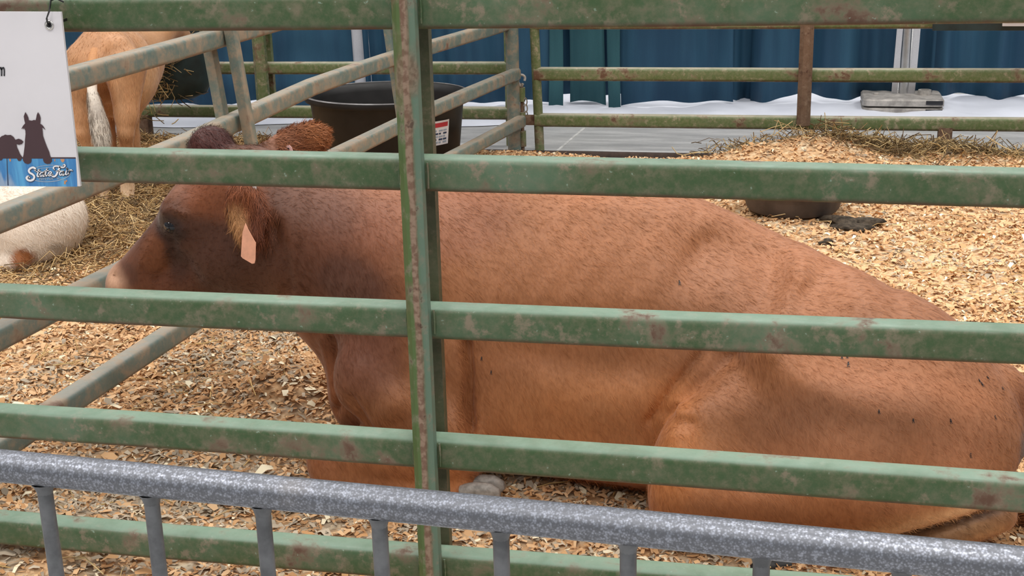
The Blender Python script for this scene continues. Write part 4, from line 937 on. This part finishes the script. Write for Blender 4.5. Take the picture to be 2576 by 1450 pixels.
# ---------------------------------------------------------------- tan calf standing with its rear to the camera
def finish_animal(e, V, F, C, bodymat):
    me = npmesh('body', V, F); vcol(me, C); return link('body', me, bodymat, e, True)
def make_calf():
    hip = at(258, 160, 5.25); mid = at(296, 178, 5.55); fro = at(325, 165, 5.85)
    fR = atz(320, 512, .05); fL = atz(257, 512, .05); fR2 = atz(352, 455, .05); fL2 = atz(292, 452, .05)
    lo = np.minimum.reduce([hip, mid, fro, fR, fL])-np.array([.35, .35, .0]); lo[2] = -.02; hi = np.maximum.reduce([hip, mid, fro, fR, fR2])+np.array([.35, .55, .35]); hi[2] = 1.0
    h = .0105; G = grid(lo, hi, h)
    d = ell(G, hip+np.array([0, .03, -.02]), (.140, .17, .150))
    d = smin(d, ell(G, mid+np.array([0, 0, -.02]), (.155, .26, .185)), .08)
    d = smin(d, ell(G, fro+np.array([0, .03, .0]), (.125, .2, .17)), .08)
    d = smin(d, rcone(G, hip+np.array([0, .02, .08]), .07, fro+np.array([0, 0, .10]), .07), .08)
    d = smin(d, rcone(G, fro+np.array([0, .12, .05]), .10, fro+np.array([.02, .36, .14]), .075), .07)
    d = smin(d, rcone(G, fro+np.array([.02, .38, .16]), .075, fro+np.array([.03, .56, .04]), .045), .04)
    for px in ((212, 235, 322, 345), (312, 235, 318, 345)): pass
    for th, hk, ft in ((at(205, 205, 5.18), at(212, 335, 5.16), fL), (at(308, 205, 5.16), at(317, 335, 5.12), fR)):
        d = smin(d, rcone(G, th+np.array([0, .03, .05]), .092, hk+np.array([0, .02, .07]), .046), .05)
        d = smin(d, rcone(G, hk+np.array([0, .02, .08]), .044, hk+np.array([0, -.005, 0]), .033), .03)
        d = smin(d, rcone(G, hk, .031, ft+np.array([0, .02, .07]), .023), .02)
        d = smin(d, rcone(G, ft+np.array([0, .02, .07]), .027, ft+np.array([0, .0, .0]), .032), .02)
    for ft in (fL2, fR2):
        d = smin(d, rcone(G, ft+np.array([-.03, .02, .36]), .055, ft+np.array([-.02, .01, .20]), .032), .05)
        d = smin(d, rcone(G, ft+np.array([-.02, .01, .20]), .032, ft+np.array([0, 0, .05]), .024), .02)
        d = smin(d, rcone(G, ft+np.array([0, 0, .05]), .028, ft, .033), .02)
    # cleft under the tail, tail head
    d = d+.02*np.exp(-(polyd(G[..., [0, 2]], [tuple(at(245, 180, 5.1)[[0, 2]]), tuple(at(262, 300, 5.1)[[0, 2]])])/.022)**2)*(G[..., 1] < hip[1])
    d = smin(d, ell(G, at(300, 110, 5.2), (.035, .05, .03)), .05)
    V, F = nets(d, lo, h); V = lap(V, F, 3); N = vnorm(V, F)
    C = cblend(V, srgb(196, 146, 104), [(hip+np.array([0, -.1, .12]), .16, srgb(178, 126, 84), .6), (fR+np.array([0, 0, .06]), (.06, .06, .12), srgb(236, 205, 170), .9), (fL+np.array([0, 0, .06]), (.06, .06, .12), srgb(236, 205, 170), .9),
         (fR, (.05, .05, .03), srgb(120, 90, 66), .8), (at(262, 250, 5.1), (.05, .12, .10), srgb(170, 112, 66), .7), (mid+np.array([.1, 0, -.12]), .14, srgb(226, 178, 128), .6), (at(215, 250, 5.05), (.04, .1, .07), srgb(140, 95, 62), .6)])
    C *= (.9+.2*vnoise(V[:, 0]*3, V[:, 2]*3+V[:, 1], 6.))[:, None]
    e = empty('calf', (hip[0], hip[1], 0)); tag(e, 'tan calf standing with its rear and pale tail towards the camera', 'calf')
    finish_animal(e, V, F, C, MT['coat'])
    hairs(V, N, C, 16000, V[:, 1] < fro[1], (0, -.2, -1), .016, .0009, .12, 'coat_hair', e, MT['hairs'], .3, (.75, 1.3))
    # tail
    pts = [at(242, 130, 5.17), at(230, 180, 5.10), at(232, 230, 5.05), at(245, 290, 5.02), at(254, 335, 5.01), at(257, 370, 5.01)]; rr = [.03, .022, .020, .032, .036, .02]
    mb = MB(); mb.sweep(pts, circ(1, 12), up=(1, 0, 0), scales=rr); o = mb.build('tail', None, e); me = o.data
    me.materials.append(MT['coat']); tv = np.array([v.co[:] for v in me.vertices]); t0 = at(235, 205, 5.0)[2]
    tc_ = np.where(((tv[:, 2] < t0))[:, None], np.array(srgb(232, 222, 208)), np.array(srgb(196, 140, 92))); tc_ = np.where(((tv[:, 2] < at(240, 250, 5)[2]) & (tv[:, 2] > at(240, 300, 5)[2]))[:, None], np.array(srgb(176, 164, 152)), tc_); vcol(me, tc_)
    vv = []; nn = []; cc = []
    for i in range(3200):
        s = RNG.uniform(2.0, 4.9); k = int(s); f = s-k; p = pts[k]*(1-f)+pts[k+1]*f; a = RNG.uniform(0, 6.283); n_ = np.array([math.cos(a), math.sin(a), 0]); vv.append(p+n_*(rr[k]*(1-f)+rr[k+1]*f)*.95); nn.append(n_)
        cc.append(srgb(238, 228, 214) if RNG.random() < (.72 if s > 3.9 else .5) else srgb(150, 138, 126))
    hairs(np.array(vv), np.array(nn), np.array(cc), 5200, np.ones(len(vv), bool), (.15, -.1, -1), .035, .0009, .2, 'tail_hair', e, MT['hairs'], .2, (.8, 1.1))
make_calf()

# ---------------------------------------------------------------- white calf lying at the left edge
def make_white():
    Yc = 4.36; rp = at(122, 600, Yc); c0 = np.array([rp[0]-.27, Yc+.02, .20])
    lo = np.array([c0[0]-.95, Yc-.36, -.02]); hi = np.array([rp[0]+.25, Yc+.42, .62]); h = .0105; G = grid(lo, hi, h)
    d = ell(G, c0, (.40, .20, .185))
    d = smin(d, ell(G, np.array([rp[0]-.03, Yc-.02, .175]), (.155, .165, .16)), .07)                  # haunch
    d = smin(d, ell(G, np.array([rp[0]-.10, Yc-.10, .14]), (.17, .10, .12)), .05)
    d = smin(d, rcone(G, (rp[0]-.22, Yc-.16, .085), .05, (rp[0]-.02, Yc-.17, .075), .034), .03)         # shank
    d = smin(d, rcone(G, (rp[0]-.02, Yc-.17, .07), .032, (rp[0]-.26, Yc-.25, .055), .026), .02)
    d = smin(d, rcone(G, c0+np.array([-.30, 0, .06]), .13, c0+np.array([-.46, -.03, .20]), .085), .06)   # neck
    d = smin(d, rcone(G, c0+np.array([-.48, -.03, .22]), .08, c0+np.array([-.66, -.07, .13]), .045), .04)
    d = smin(d, rcone(G, c0+np.array([-.22, -.14, -.10]), .055, c0+np.array([-.42, -.20, -.14]), .035), .03)
    d = smin(d, ell(G, c0+np.array([-.44, -.13, .26]), (.03, .07, .035)), .02)
    V, F = nets(d, lo, h); V = lap(V, F, 3); V[:, 2] = np.maximum(V[:, 2], .01); N = vnorm(V, F)
    b = at(55, 650, Yc-.19); g = at(158, 645, Yc-.16); g2 = at(118, 636, Yc-.18)
    C = cblend(V, srgb(240, 226, 210), [(b, (.036, .1, .034), srgb(165, 104, 62), 1.), (g, (.055, .1, .028), srgb(132, 112, 92), .8), (g2, (.02, .1, .02), srgb(170, 158, 145), .7), (at(90, 695, Yc-.2), (.3, .3, .035), srgb(128, 92, 62), .8), (np.array([c0[0]-.58, Yc, .36]), .12, srgb(165, 104, 62), .8)])
    C *= (.92+.12*vnoise(V[:, 0]*3, V[:, 2]*3, 5.))[:, None]
    e = empty('calf', (c0[0], Yc, 0)); tag(e, 'white calf with a brown spot lying in straw at the left edge', 'calf')
    finish_animal(e, V, F, np.clip(C, 0, .95), MT['coat'])
    hairs(V, N, C, 16000, V[:, 0] > c0[0]-.3, (.7, -.1, -.5), .024, .0009, .2, 'coat_hair', e, MT['hairs'], .4, (.85, 1.1))
make_white()
